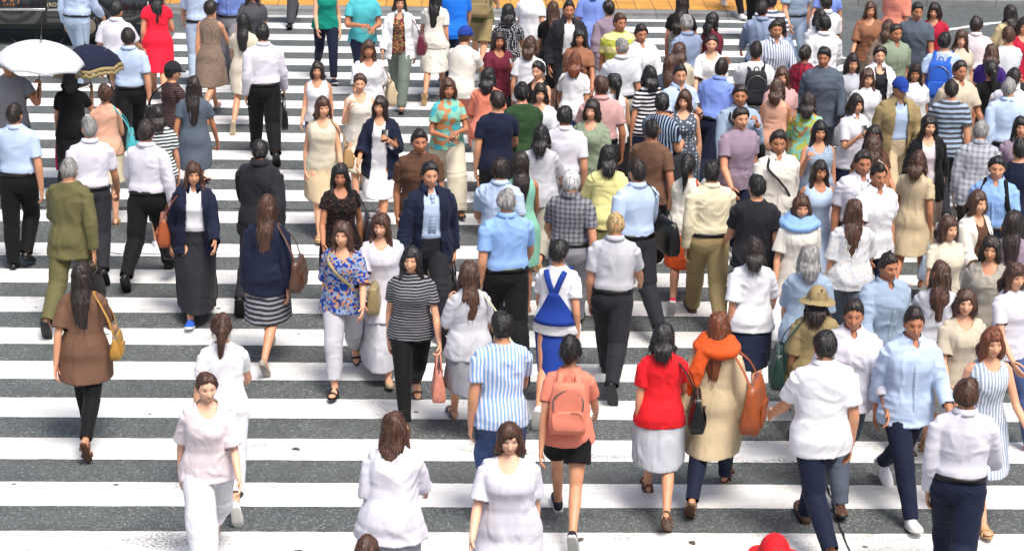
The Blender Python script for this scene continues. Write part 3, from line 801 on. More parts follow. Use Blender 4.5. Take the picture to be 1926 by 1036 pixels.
            for side in (1, -1):
                LL = L * (.85 if style != 'bob' else .9)
                pts = [HD((side * .068, -.030, .035)), HD((side * .082, -.030, -.04)), HD((side * .080, -.018, -.10)), HD((0, 0, 0)) + [side * .088, -.030 if style != 'bob' else .0, -LL * .62], HD((0, 0, 0)) + [side * .085, -.055 if style != 'bob' else .01, -LL]]
                hm.tube([W(q) for q in pts], np.array([.020, .026, .028, .030, .012]) * k, 10, sub=3, hint=(0, 1, 0), flat=.8)
        elif style == 'pony':
            pts = [HD((0, .088, .035)), HD((0, .128, .02)), HD((0, .135, -.06)), HD((0, .125, -.14)), HD((.01, .118, -.24))]
            hm.tube([W(q) for q in pts], np.array([.018, .030, .034, .028, .008]) * k, 10, sub=3)
        elif style == 'bun':
            hm.ball(W(HD((0, .088, .052))), .040 * k)
        hs_ = sd
        def hpost(V, F):
            N, _ = vnormals(V, F); p = V / k + hs_
            d = vnoise(p * [80, 80, 9], 3) * .0045 + vnoise(p * [30, 30, 5], 5) * .0065 + vnoise(p * [9, 9, 9], 6) * .004
            V = V + N * d[:, None] * k
            n_s = 520 if near else 200; rg = np.random.default_rng(int(hs_ * 1e4)); idx = rg.integers(0, len(V), n_s)
            P0, n0 = V[idx], N[idx]; dn = np.array([0, 0, -1.]) - n0 * (n0 @ [0, 0, -1.])[:, None] + rg.normal(0, .22, (n_s, 3)); dn /= np.linalg.norm(dn, axis=1)[:, None] + 1e-6
            sd_ = np.cross(dn, n0); sd_ /= np.linalg.norm(sd_, axis=1)[:, None] + 1e-6
            L_ = rg.uniform(.04, .12, n_s) * (.45 if style in ('short', 'crop', 'ring') else 1) * k; up_ = rg.uniform(.003, .008, n_s) * (1 + 1.2 * (rg.random(n_s) < .12)) * k; wd = rg.uniform(.0012, .0032, n_s) * k
            L_ = np.where(n0[:, 1] < -.25, L_ * .2, L_); up_ = np.where(n0[:, 1] < -.25, up_ * .4, up_)
            st_ = []
            for t in (0, .33, .66, 1):
                c = P0 + dn * (L_ * t)[:, None] + n0 * (up_ * t ** .7 - .002 * (1 - t) - L_ * .35 * t * t * .3)[:, None]; w_ = sd_ * (wd * (1 - .7 * t))[:, None]
                st_ += [c - w_, c + w_]
            A_s = np.stack(st_, 1).reshape(-1, 3); b_ = len(V) + np.arange(n_s)[:, None] * 8
            Qs = np.concatenate([b_ + np.array([0, 1, 3, 2]) + 2 * q for q in range(3)], 0)
            return np.vstack([V, A_s]), np.vstack([F, Qs])
        job('hair', hm, hair_mat(hcol), .0085 * k, body, 3, hpost)
    if hat:
        hk, hc_ = hat.split(':'); hm = MB()
        def offh(V, d):
            mk = sstep(.018, .030, V[:, 2] + .12 * np.minimum(V[:, 1], 0) * 0); return -.02 + .046 * mk + .012 * np.clip(d[:, 2], 0, 1) * mk
        V, Q, T3, _, _ = head_surface(48, 36, offh); keep = V[:, 2] > -.02
        hm.add(W(HD(V)), Q, T3)
        if hk == 'cap':
            rr = []
            for t in np.linspace(-1, 1, 11):
                a_ = t * 1.05; o_ = np.array([math.sin(a_) * .088, -math.cos(a_) * .100, .035]); q_ = np.array([math.sin(a_) * .078, -.085 - .095 * math.cos(t * 1.45), .018 - .02 * abs(t)])
                rr.append([W(HD(o_)), W(HD(q_)), W(HD(q_ - [0, 0, .009])), W(HD(o_ - [0, 0, .009]))])
            hm.loft(rr, 0)
        else:
            rr = []
            for q in an:
                c_, s_2 = math.cos(q), math.sin(q); w1 = .012 * math.sin(q * 2 + sd)
                rr.append([W(HD((c_ * .078, s_2 * .098, .034))), W(HD((c_ * .175, s_2 * .195, .002 + w1))), W(HD((c_ * .175, s_2 * .195, -.008 + w1))), W(HD((c_ * .078, s_2 * .098, .020)))])
            hm.loft(rr, None, closed=True)
        job('hat', hm, cloth(hc_), .0085 * k, body, 3)
    # ---- bottoms
    tk, _, tcol = top.partition(':'); sl, hem, ease, nk, flare = TOPS[tk]
    isdress = tk in ('dress', 'sundress', 'kneedress')
    bk = ''
    if bot:
        bk, _, bcol = bot.partition(':')
    def leg_at(side, z):
        hip, knee, ank, _ = legs[side]
        if z > knee[2]: t = np.clip((z - knee[2]) / (hip[2] - knee[2]), 0, 1); return knee + (hip - knee) * t, .062 + .038 * t
        t = np.clip((z - ank[2]) / (knee[2] - ank[2]), 0, 1); return ank + (knee - ank) * t, .040 + .016 * t
    def skring(z, ea, fl, top_z=.95):
        a = np.interp(max(z, .86), tz[:, 0], tz[:, 1]) * gb + ea; b = np.interp(max(z, .86), tz[:, 0], tz[:, 2]) * gb + ea; o = .012
        if z < .88:
            q = [leg_at(s, z) for s in (1, -1)]
            x1 = max(abs(c[0]) + r * gb for c, r in q) + ea; y0 = min(c[1] - r * gb for c, r in q) - ea; y1 = max(c[1] + r * gb for c, r in q) + ea
            w = float(sstep(.88, .72, z)); a = max(a * (1 - w) + x1 * w, x1); b2 = (y1 - y0) / 2; o2 = (y0 + y1) / 2
            b = b * (1 - w) + max(b2, b * .9) * w; o = o * (1 - w) + o2 * w
        f_ = fl * max(0, top_z - z); a += f_; b += f_ * .8
        c, s = np.cos(an), np.sin(an)
        return np.stack([c * a, s * b + o, np.full(28, z)], 1)
    def cut_post(kind, amp, cuts, fseed):
        ff = fold(kind, amp, fseed)
        def post(V, F):
            N, fn = vnormals(V, F)
            C4 = V[F].mean(1); kill = np.zeros(len(F), bool)
            for c in cuts: kill |= c(C4, fn)
            V2 = V + N * (ff(V, N, k) * k)[:, None]
            return V2, F[~kill]
        return post
    if bk in BOTS:
        hz, e1, e2 = BOTS[bk]; m = MB()
        topz = 1.015 if M else 1.02
        m.loft([W(T(tring(z, e1 + .008))) for z in np.linspace(.80, topz, 9)], .05)
        m.ball(W((0, .012, .85)), np.array([.075, .085, .06]) * k)
        cuts = []
        for side in (1, -1):
            hip, knee, ank, _ = legs[side]; L1, L2 = LT, LS
            tot = [hip + [0, .012, .0], hip + (knee - hip) * .35, hip + (knee - hip) * .75, knee, knee + (ank - knee) * .35 + [0, .008, 0], knee + (ank - knee) * .7, ank + (ank - knee) * .04]
            rr = [.098 + e1, .086 + e1 + e2 * .3, .068 + e1 * .8 + e2 * .7, .056 + e1 * .8 + e2, .055 + e1 * .6 + e2, .048 + e2 * 1.15, .040 + e2 * 1.25]
            zs = [.905, .905 - LT * .35, .905 - LT * .75, .47, .47 - LS * .35, .47 - LS * .7, .06]
            if hz > .07:
                n_ = max(2, sum(1 for z in zs if z > hz + .02)); a = (zs[n_ - 1] - hz) / (zs[n_ - 1] - zs[n_]) if n_ < 7 else 0
                pe = np.array(tot[n_ - 1]) * (1 - a) + np.array(tot[n_]) * a; re = rr[n_ - 1] * (1 - a) + rr[n_] * a + (.012 if bk in ('shorts', 'hotpants') else .002)
                tot = tot[:n_] + [pe]; rr = rr[:n_] + [re]
            pp, r2 = resample(np.array(tot), np.array(rr) * (.4 + .6 * gb), 3)
            m.tube([W(q) for q in pp], r2 * k, 16, cap=.02)
            ax = pp[-1] - pp[-2]; ax /= np.linalg.norm(ax); pe = W(pp[-1]); r_ = r2[-1] * k * 1.3
            cuts.append(lambda C4, fn, ax=ax, pe=pe, r_=r_: (np.linalg.norm(C4 - pe, axis=1) < r_) & (fn @ ax > .72))
        job('shorts' if bk in ('shorts', 'hotpants') else 'jeans' if bk == 'jeans' else 'trousers', m, cloth(bcol), vx * k, body, 5, cut_post('trousers', .0050 if bk in ('slim', 'jeans') else .0075, cuts, sd))
    elif bk in ('skirt', 'longskirt', 'pencil'):
        hz = {'skirt': .50, 'longskirt': .22, 'pencil': .47}[bk]; fl = {'skirt': .12, 'longskirt': .10, 'pencil': .015}[bk]
        m = MB(); m.loft([W(T(tring(z, .014))) if z > .9 else W(skring(z, .022, fl)) for z in np.linspace(1.02, hz, 18)], .02)
        zc = W((0, 0, hz + .03))[2]
        o = job('skirt', m, cloth(bcol), vx * k, body, 5, cut_post('skirt', .012 if fl > .05 else .005, [lambda C4, fn, zc=zc: (fn[:, 2] < -.75) & (C4[:, 2] < zc)], sd)); o['_solid'] = .004
    # ---- top
    def torso_vol(m, hem, ease, flare, zt, sl, RSx=0.0):
        zz = np.linspace(hem, zt, 26)
        rings = []
        for z in zz:
            e = ease * (1 - .62 * float(sstep(1.25, 1.42, z)))
            if sex == 'f' and not isdress: e += .012 * math.exp(-((z - 1.08) / .08) ** 2)
            if hem < .95 and not isdress: e += .016 * float(sstep(1.08, .97, z))
            if hem > .95: e += .012 * math.exp(-((z - 1.04) / .035) ** 2)
            r1 = T(tring(z, e + flare * max(0, .98 - z))); w_ = float(sstep(1.0, .80, z))
            if w_ > 0: r1 = r1 * (1 - w_) + skring(z, ease + (.004 if isdress else .016), flare, .98) * w_
            rings.append(W(r1))
        m.loft(rings, .02)
        cuts = []
        for side in (1, -1):
            S, El, Wr = AR[side][:3]
            if sl <= 0:
                m.tube([W(T1((side * SHX * .35, .012, SHZ + .012))), W(T1((side * (SHX - .035), .012, SHZ + .006)))], np.array([RS * .95, RS * .8]) * k, 12); continue
            er = ease * .72
            m.tube([W(T1((side * SHX * .35, .012, SHZ + .030))), W(S)], np.array([RS + er * .6 + .004, RS + er * .6 + .004]) * k, 14)
            pts = [S, S + (El - S) * .5, El, El + (Wr - El) * .5, Wr + (Wr - El) * .02]; rr = [RS + er * .6 + .004, RS * .9 + er * .85 + .003, RE + er, RE * .9 + er, RW + er * .75 + .004]
            if tk in ('blouse', 'poncho', 'cardigan', 'tunic'): rr = [r + .012 * i / 2 for i, r in enumerate(rr)]
            u = sl * 2; n_ = int(u); a = u - n_
            if n_ >= 4: pp, r2 = pts, rr
            else:
                pe = pts[n_] * (1 - a) + pts[n_ + 1] * a; re = rr[n_] * (1 - a) + rr[n_ + 1] * a + .004
                pp, r2 = pts[:n_ + 1] + [pe], rr[:n_ + 1] + [re]
            pp, r2 = resample(np.array(pp), np.array(r2) * (.5 + .5 * gb), 3)
            m.tube([W(q) for q in pp], r2 * k, 14, cap=.02)
            ax = pp[-1] - pp[-2]; ax /= np.linalg.norm(ax); pe = W(pp[-1]); r_ = r2[-1] * k * 1.35
            cuts.append(lambda C4, fn, ax=ax, pe=pe, r_=r_: (np.linalg.norm(C4 - pe, axis=1) < r_) & (fn @ ax > .70))
        return cuts
    NZ = NECKZ[sex]
    nkc = W(T1((0, .016, NZ))); 
    def neckcut(depth, width):
        def c(C4, fn):
            d = C4 - nkc; up = d[:, 2] / k; r = np.hypot(d[:, 0] / 1.0, d[:, 1] / .95) / k
            kl = (up > -.028) & (r < .066 if M else r < .058)
            if depth:
                front = d[:, 1] < .0
                lim = width * np.sqrt(np.clip(1 - (np.minimum(up, 0) / depth) ** 2, 0, 1))
                kl |= front & (up > -depth) & (up < .05) & (np.abs(d[:, 0]) / k < lim)
            return kl
        return c
    def hemcut(hem):
        zc = W((0, 0, hem + .03))[2]
        return lambda C4, fn: (fn[:, 2] < -.7) & (C4[:, 2] < zc)
    names = {'tee': 't_shirt', 'tank': 'tank_top', 'blouse': 'blouse', 'jacket': 'jacket', 'closedjacket': 'jacket', 'cardigan': 'cardigan', 'coat': 'coat', 'tunic': 'tunic', 'poncho': 'shawl'}
    m = MB(); op = nk == 'open'
    cuts = torso_vol(m, hem, ease, flare, NZ + .005, sl)
    if nk == 'crew': cuts.append(neckcut(0, 0))
    elif nk == 'scoop': cuts.append(neckcut(.095 if tk != 'tank' else .11, .075))
    elif nk == 'collar': cuts.append(neckcut(.05, .028))
    if hem < .95: cuts.append(hemcut(hem))
    if op:
        btn = tk == 'jacket'
        def opening(C4, fn):
            d = (C4 - W((0, 0, 0))) / k; z = d[:, 2]
            wdt = np.interp(z, [.5, .80, .98, 1.05, 1.38, 1.45], [.07, .045, .012, .012, .068, .06]) if btn and 'o' not in extras else np.interp(z, [.5, .8, 1.1, 1.38, 1.45], [.13, .10, .085, .07, .055])
            cy_ = T(np.stack([0 * z, 0 * z, np.clip(z, .9, 1.4)], 1))[:, 1]
            return (d[:, 1] < cy_ - .02) & (np.abs(d[:, 0]) < wdt) & (z > hem - .05)
        cuts.append(opening); cuts.append(neckcut(0, 0))
    skirty = isdress or tk in ('coat', 'tunic')
    o = job(names.get(tk, 'dress' if isdress else 'shirt'), m, cloth(tcol), vx * k, body, 5, cut_post('skirt' if skirty else 'top', .0095 if ease > .023 else .0072, cuts, sd + 1)); 
    o['_solid'] = .005
    topo = o
    if op and inner:
        ik, _, icol = inner.partition(':'); isl, ihem, iease, ink, ifl = TOPS[ik]
        m = MB(); ic = torso_vol(m, max(ihem, .80), .012, 0, NZ + .004, 0)
        ic.append(neckcut(.05, .03) if ink == 'collar' else neckcut(.10, .07))
        job('shirt' if ink == 'collar' else 'vest_top', m, cloth(icol), vx * k, body, 5, cut_post('top', .003, ic, sd + 2))
    # ---- collar, tie, belt
    def collar(mat, r0=.066, h=.036, parent=topo):
        m = MB(); rings = []
        for q in np.linspace(-.5 * np.pi + .38, 1.5 * np.pi - .38, 26):
            c, s = math.cos(q), math.sin(q); rr_ = r0 if M else r0 * .88
            dip = -.020 * max(0, -s)
            pr = [(rr_, .030), (rr_ + .006, .033), (rr_ + .030 + .012 * max(0, -s), -.014 - .018 * max(0, -s)), (rr_ + .018, -.016)]
            rings.append([W(T1((c * r_ * 1.02, .016 + s * r_ * .98, NZ + .004 + z_ * h / .036 + dip))) for r_, z_ in pr])
        m.loft(rings, 0); obj('collar', m, mat, parent)
    if nk == 'collar':
        collar(cloth(tcol))
        m = MB(); rings = []
        for z in np.linspace(NZ - .055, max(hem, .82) + .01, 18):
            e_ = ease * (1 - .62 * float(sstep(1.25, 1.42, z))) + flare * max(0, .98 - z) + (.016 * float(sstep(1.08, .97, z)) if hem < .95 else 0) + (.012 * math.exp(-((z - 1.04) / .035) ** 2) if hem > .95 else 0)
            b_ = np.interp(z, tz[:, 0], tz[:, 2]) * gb + e_; yo_ = np.interp(z, tz[:, 0], tz[:, 3]) - b_
            rings.append([W(T1((sx * .017, yo_ + dy, z))) for sx, dy in ((-1, .004), (1, .004), (1, -.005), (-1, -.005))])
        m.loft(rings, 0); obj('placket', m, cloth(tcol), topo)
        for z in np.linspace(NZ - .10, max(hem, .86) + .06, 5):
            e_ = ease * (1 - .62 * float(sstep(1.25, 1.42, z))) + (.016 * float(sstep(1.08, .97, z)) if hem < .95 else 0); b_ = np.interp(z, tz[:, 0], tz[:, 2]) * gb + e_
            m = MB(); m.ball(W(T1((0, np.interp(z, tz[:, 0], tz[:, 3]) - b_ - .005, z))), (.007, .004, .007), 8, 5); obj('button', m, plain('button', 'cfc8c0', .3), topo)
    if tk == 'jacket':
        collar(cloth(tcol), .072, .05)
        if inner and TOPS[inner.split(':')[0]][3] == 'collar': collar(cloth(inner.split(':')[1] if ':' in inner else 'white'), .062, .034)
    if 'tie' in extras:
        tcol2 = extras.split('tie=')[1].split(';')[0]; m = MB(); rings = []
        for z, w_ in ((1.43, .016), (1.405, .024), (1.385, .015), (1.2, .032), (1.06, .038), (1.02, .004)):
            b = np.interp(z, tz[:, 0], tz[:, 2]) * gb + .024; yo_ = np.interp(z, tz[:, 0], tz[:, 3]) - b - (.004 if z > 1.3 else 0)
            rings.append([W(T1((sx * w_, yo_ + dy, z))) for sx, dy in ((-1, 0), (1, 0), (1, .008), (-1, .008))])
        m.loft(rings, 0); obj('tie', m, cloth(tcol2), body)
    if hem > .95 and M:
        m = MB(); rings = []
        for z, e in ((.972, .020), (.972, .026), (1.008, .026), (1.008, .020)): rings.append(W(T(tring(z, e + .006))))
        rings = np.array(rings); m.loft(np.transpose(rings, (1, 0, 2)), None, closed=True); obj('belt', m, leather('black'), body)
    if 'straps' in extras:
        c_ = extras.split('straps=')[1].split(';')[0]; m = MB()
        for sgn in (1, -1):
            pts = []
            for t in np.linspace(0, 1, 14):
                z = 1.0 + t * .40; x_ = sgn * (.075 - .16 * t) if t < .0 else sgn * (.065 - .150 * t)
                b = np.interp(z, tz[:, 0], tz[:, 2]) * gb + .036; a_ = np.interp(z, tz[:, 0], tz[:, 1]) * gb + .03
                yv = np.interp(z, tz[:, 0], tz[:, 3]) + b * math.sqrt(max(.05, 1 - (x_ / a_) ** 2)); pts.append(W(T1((x_, yv + .004, z))))
            m.tube(pts, np.full(14, .026) * k, 8, hint=(0, 1, 0), flat=.22, cap=.1)
            pts = []
            for t in np.linspace(0, 1, 10):
                z = 1.12 + t * .28; x_ = sgn * .085; b = np.interp(z, tz[:, 0], tz[:, 2]) * gb + .026
                yv = np.interp(z, tz[:, 0], tz[:, 3]) - b; pts.append(W(T1((x_, yv, z))))
            m.tube(pts, np.full(10, .024) * k, 8, hint=(0, 1, 0), flat=.25, cap=.1)
        rings = []
        for z in np.linspace(.93, 1.21, 9):
            hw = np.interp(z, [.93, 1.05, 1.21], [1.25, .85, .22]); row = []
            for q in np.linspace(-hw, hw, 15):
                b = np.interp(z, tz[:, 0], tz[:, 2]) * gb + .030; b += .026; a_ = np.interp(z, tz[:, 0], tz[:, 1]) * gb + .05; row.append(W(T1((math.sin(q) * a_, math.cos(q) * b + np.interp(z, tz[:, 0], tz[:, 3]) + (.016 if z < 1 else .006), z))))
            inner_ = [p_ - np.array([0, .012, 0]) for p_ in row[::-1]]; rings.append(row + inner_)
        m.loft(rings, 0); obj('pinafore_bib', m, cloth(c_), body)
    if 'scarf' in extras:
        c_ = extras.split('scarf=')[1].split(';')[0]; m = MB()
        for z, r_, t_ in ((NZ - .05, .125, .042), (NZ - .01, .098, .036), (NZ + .02, .082, .028)):
            pts = [W(T1((math.cos(q) * r_ * 1.25, .016 + math.sin(q) * r_, z + .014 * math.sin(q * 2 + sd)))) for q in np.linspace(0, 2 * np.pi, 20)]
            m.tube(pts, np.full(20, t_) * k, 8)
        m.tube([W(T1(q)) for q in ((.05, .13, NZ - .03), (.10, .165, NZ - .15), (.16, .17, NZ - .30), (.20, .16, NZ - .42))], np.array([.05, .06, .07, .03]) * k, 10, sub=3, flat=.5)
        job('scarf', m, cloth(c_), .010 * k, body, 4, cut_post('top', .010, [], sd + 4))
    # ---- shoes
    sk, _, scol = shoe.partition(':')
    for side in (1, -1):
        f, s_, u = foot_frame(side, taus[side]); A = legs[side][2]; sole = A - .075 * u
        a8 = np.arange(14) / 14 * 2 * np.pi
        if sk in ('sneaker', 'leather'):
            hi = 1.0 if sk == 'sneaker' else .92
            prof = ((-.066, .022, .050), (-.05, .036, .075), (-.02, .042, .088), (.02, .043, .090), (.055, .045, .072), (.10, .049, .055), (.15, .047, .042), (.185, .036, .032), (.203, .016, .024))
            m = MB(); rings = []
            for s, w_, h in prof:
                c = sole + f * s * FL + u * (h * hi / 2 - .004); cc, ss = np.cos(a8), np.sin(a8); e = .75
                ww = np.sign(cc) * np.abs(cc) ** e * w_ * FL; hh = np.sign(ss) * np.abs(ss) ** e * h * hi / 2 * FL
                ww = ww * (1 - .35 * np.clip(hh / (h * hi / 2), 0, 1))
                rings.append(W(c + ww[:, None] * s_ + hh[:, None] * u))
            m.loft(rings, .3); sh = obj('shoe', m, cloth(scol) if sk == 'sneaker' else leather(scol, .3), body)
            m = MB(); rings = []; th_ = .026 if sk == 'sneaker' else .014
            for s, w_, h in prof:
                c = sole + f * s * 1.02 * FL + u * (th_ / 2 - .012); cc, ss = np.cos(a8), np.sin(a8)
                rings.append(W(c + (np.sign(cc) * np.abs(cc) ** .5 * (w_ + .003) * FL)[:, None] * s_ + (np.sign(ss) * np.abs(ss) ** .5 * th_ / 2)[:, None] * u))
            m.loft(rings, .1); obj('sole', m, plain('white_rubber', 'dcdad4', .6) if sk == 'sneaker' else plain('black_rubber', '121212', .6), sh)
        else:
            mat = leather(scol); m = MB(); rings = []
            for s, w_ in ((-.064, .020), (-.045, .033), (.0, .034), (.06, .036), (.12, .044), (.165, .040), (.195, .018)):
                c = sole + f * s * FL - u * .008; cc, ss = np.cos(a8), np.sin(a8)
                rings.append(W(c + (cc * w_ * FL)[:, None] * s_ + (ss * .009)[:, None] * u))
            m.loft(rings, .2); so = obj('sandal' if sk == 'sandal' else 'shoe', m, mat, body)
            if sk == 'pump' or sk == 'heel' and 'closed' in extras or sk == 'heel':
                if sk != 'heel':
                    m = MB(); rings = []
                    for s, w_, h in ((-.062, .026, .055), (-.03, .036, .05), (.02, .038, .032), (.08, .042, .036), (.13, .045, .040), (.175, .034, .030), (.198, .014, .02)):
                        c = sole + f * s * FL + u * (h / 2 - .006); rings.append(W(c + (np.cos(a8) * w_ * FL)[:, None] * s_ + (np.sin(a8) * h / 2)[:, None] * u))
                    m.loft(rings, .3); obj('upper', m, mat, so)
            if sk == 'heel' and taus[side] > .2:
                hp = sole - f * .05 * FL; m = MB()
                m.tube([W(hp + u * .005), W(hp - u * .02 + f * .004), W(hp + np.array([0, 0, -.058]))], np.array([.024, .016, .010]) * k, 10); obj('heel', m, mat, so)
            if sk in ('sandal', 'heel'):
                for s0, h0_, w0 in ((.115, .052, .048), (.02, .092, .044)) + (((-.035, .078, .040),) if sk == 'heel' else ()):
                    pts = [W(sole + f * s0 * FL + s_ * math.cos(q) * w0 * FL * .95 + u * (math.sin(q) * h0_ * .92)) for q in np.linspace(-.1, math.pi + .1, 12)]
                    m = MB(); m.tube(pts, np.full(12, .011) * k, 6, hint=tuple(f), flat=1.0, cap=.1); obj('strap', m, mat, so)
    # ---- anchors (world) for what is carried
    rzm = np.array(Matrix.Rotation(R(rz), 3, 'Z'))
    WW = lambda p: rzm @ W(p) + np.array([x, y, 0])
    A_ = {'k': k, 'rz': R(rz), 'WW': WW, 'T1': T1, 'girth': gb, 'sex': sex}
    for side in (1, -1):
        S, El, Wr, up, fo, nm, n_, w_ = AR[side]
        A_[side] = WW(Wr + fo * .085 + n_ * .018); A_['sh%d' % side] = WW(S + [0, 0, RS + .012 + ease * .5]); A_['fo%d' % side] = rzm @ fo
    A_['back'] = lambda z: WW(T1((0, np.interp(z, tz[:, 0], tz[:, 2]) * gb + np.interp(z, tz[:, 0], tz[:, 3]) + ease + .006, z)))
    A_['surf'] = lambda q, z, e=.0: WW(T1((math.cos(q) * (np.interp(z, tz[:, 0], tz[:, 1]) * gb + ease + e), math.sin(q) * (np.interp(z, tz[:, 0], tz[:, 2]) * gb + ease + e) + np.interp(z, tz[:, 0], tz[:, 3]), z)))
    PEOPLE_DONE[key] = A_
    return body

# ------------------------------------------------------------------ things carried
def rbox(m, w, d, h, z0=0.0, taper=.0, e=.30, n=10, bulge=.06, sag=0.0, pinch=0.0, seed=1.0):
    a = np.arange(28) / 28 * 2 * np.pi; c, s = np.cos(a), np.sin(a); rings = []
    for t in np.linspace(0, 1, n):
        kx = (1 - taper * t) * (1 + bulge * math.sin(t * math.pi)); ed = min(1, .75 + 4 * min(t, 1 - t) * .25 * 4) if min(t, 1 - t) < .25 else 1
        ed = 1 - .10 * max(0, 1 - min(t, 1 - t) / .12)
        rings.append(np.stack([np.sign(c) * np.abs(c) ** e * w / 2 * kx * ed, np.sign(s) * np.abs(s) ** e * d / 2 * (1 + bulge * 2 * math.sin(t * math.pi) - sag * t) * ed * (1 - pinch * t ** 1.3) + .010 * np.sin(a * 2 + seed * 5 + t * 4) * t, np.full(28, z0 + h * t)], 1))
    m.loft(rings, .02)
BAGS = 'bags carried over the crossing'
def bag(key, kind, col, side, label, w=.32, h=.28, d=.12, name=None, soft=False):
    A = PEOPLE_DONE[key]; rz = A['rz']; k = A['k']
    mat = cloth(col) if soft else leather(col)
    rm = np.array(Matrix.Rotation(rz, 3, 'Z')); X, Y = rm[:, 0], rm[:, 1]
    if kind == 'hand':
        p = A[side]; base = p - np.array([0, 0, h + .13])
        r = empty(name or 'handbag', base, rz); r.rotation_euler[2] += math.pi / 2
        m = MB(); rbox(m, w, d, h, pinch=.72, taper=.10, seed=k * 9 + w); obj('bag_body', m, mat, r)
        m = MB(); m.tube([(-w * .40, 0, h * .995), (0, .002, h * .985), (w * .40, 0, h * .995)], [.007] * 3, 8, sub=3); obj('zip', m, plain('zip_metal', '8d8a84', .3, .8), r)
        for sy in (-1, 1):
            m = MB(); m.box((sy * w * .24, -d * .30, h * .74), (.026, .012, .034)); obj('buckle', m, plain('zip_metal', '8d8a84', .3, .8), r, bevel=.003)
            m = MB(); m.tube([(-w * .25, sy * d * .20, h - .05), (-w * .20, sy * d * .15, h + .07), (-.02, sy * .012, h + .128), (.02, sy * .012, h + .128), (w * .20, sy * d * .15, h + .07), (w * .25, sy * d * .20, h - .05)], [.0075] * 6, 8, sub=3); obj('handle', m, mat, r)
        tag(r, label, 'bag', BAGS); return r
    if kind in ('shoulder', 'cross'):
        q = 0.0 if side == 1 else math.pi
        pc = A['surf'](q, .98, .06 + d / 2) if kind == 'shoulder' else A['surf'](q, .92, .025 + d / 2)
        pc = pc + Y * .05; base = pc - np.array([0, 0, h * .55])
        r = empty(name or 'shoulder_bag', base, rz + math.pi / 2)
        m = MB(); rbox(m, w, d, h, bulge=.08, taper=.10, pinch=.66, seed=k * 9 + w); obj('bag_body', m, mat, r)
        if kind == 'cross':
            m = MB(); rbox(m, w * .96, d * .86, h * .50, z0=h * .52, taper=.08, bulge=.02, pinch=.45); obj('flap', m, mat, r)
        else:
            m = MB(); m.tube([(-w * .38, 0, h * .995), (0, .002, h * .985), (w * .38, 0, h * .995)], [.007] * 3, 8, sub=3); obj('zip', m, plain('zip_metal', '8d8a84', .3, .8), r)
            m = MB(); rbox(m, w * .62, .018, h * .42, z0=h * .10, bulge=.02); o = obj('pocket', m, mat, r); o.location = (0, -side * d * .50, 0)
        for sx in (-1, 1):
            m = MB(); m.box((sx * w * .38, 0, h * .93), (.028, d * .40, .022)); obj('buckle', m, plain('zip_metal', '8d8a84', .3, .8), r, bevel=.003)
        inv = np.array(Matrix.Rotation(-(rz + math.pi / 2), 3, 'Z'))
        loc = lambda pw: inv @ (np.asarray(pw) - base)
        if kind == 'shoulder':
            s = A['sh%d' % side] - rm[:, 0] * side * .035
            f0, b0 = base + np.array([0, 0, h * .9]) - Y * w * .36, base + np.array([0, 0, h * .9]) + Y * w * .36
            out = X * side * .03
            pts = [f0, (f0 + s) / 2 + out - Y * .055, s - Y * .03, s + np.array([0, 0, .006]), s + Y * .03, (b0 + s) / 2 + out + Y * .055, b0]
        else:
            f0, b0 = base + np.array([0, 0, h * .9]) - Y * w * .36, base + np.array([0, 0, h * .9]) + Y * w * .36
            qq = [(-.5 + side * .30), 0]; o = -side
            sf = lambda ang, z: A['surf'](ang, z, .022)
            fa = lambda t: (-math.pi / 2 + side * (.85 - 1.55 * t)); ba = lambda t: (math.pi / 2 - side * (.85 - 1.55 * t))
            S2 = A['sh%d' % o] - rm[:, 0] * o * .085 + np.array([0, 0, .012])
            pts = [f0] + [sf(fa(t), 1.02 + .33 * t) for t in (0, .35, .7, 1)] + [S2] + [sf(ba(t), 1.02 + .33 * t) for t in (1, .7, .35, 0)] + [b0]
        m = MB(); m.tube([loc(p) for p in pts], [.016 if kind == 'shoulder' else .0125] * len(pts), 8, hint=(0, 1, 0) if kind == 'shoulder' else (1, 0, 0), flat=.25, sub=4, cap=.1); obj('strap', m, mat, r)
        tag(r, label, 'bag', BAGS); return r
    if kind == 'back':
        top = A['back'](1.36); low = A['back'](1.02); ax = top - low; tilt = math.atan2(-(ax @ -Y), ax[2])
        base = A['back'](1.36 - h / k * .96) + Y * (d / 2 + .005)
        base = np.maximum(base, -1e9)
        r = empty('backpack', base, rz)
        m = MB(); rbox(m, w, d, h, taper=.18, bulge=.07, pinch=.35, e=.36, seed=k * 9 + w); obj('bag_body', m, mat, r)
        m = MB(); rbox(m, w * .78, d * .40, h * .40, z0=.03, bulge=.08, pinch=.3); o = obj('front_pocket', m, mat, r); o.location = (0, d * .50, 0)
        m = MB(); m.tube([(-w * .38, d * .50, h * .50), (-w * .36, d * .42, h * .74), (0, d * .36, h * .90), (w * .36, d * .42, h * .74), (w * .38, d * .50, h * .50)], [.006] * 5, 6, sub=4); obj('zip', m, plain('zip_metal', '8d8a84', .3, .8), r)
        inv = np.array(Matrix.Rotation(-rz, 3, 'Z')); loc = lambda pw: inv @ (np.asarray(pw) - base)
        for sd_ in (1, -1):
            s = A['sh%d' % sd_] - rm[:, 0] * sd_ * .075 + np.array([0, 0, .012])
            pts = [base + np.array([0, 0, h * .92]) + X * sd_ * w * .25 - Y * d * .3, s + Y * .03, s - Y * .045, A['surf'](-math.pi / 2 + sd_ * .75, 1.25, .020), A['surf'](-math.pi / 2 + sd_ * 1.15, 1.12, .022), A['surf'](sd_ * .0 if sd_ == 1 else math.pi, 1.06, .02), base + np.array([0, 0, h * .12]) + X * sd_ * w * .42]
            m = MB(); m.tube([loc(p) for p in pts], [.022, .024, .026, .026, .02, .014, .012], 8, hint=(0, 0, 1), flat=.4, sub=4, cap=.1); obj('strap', m, mat, r)
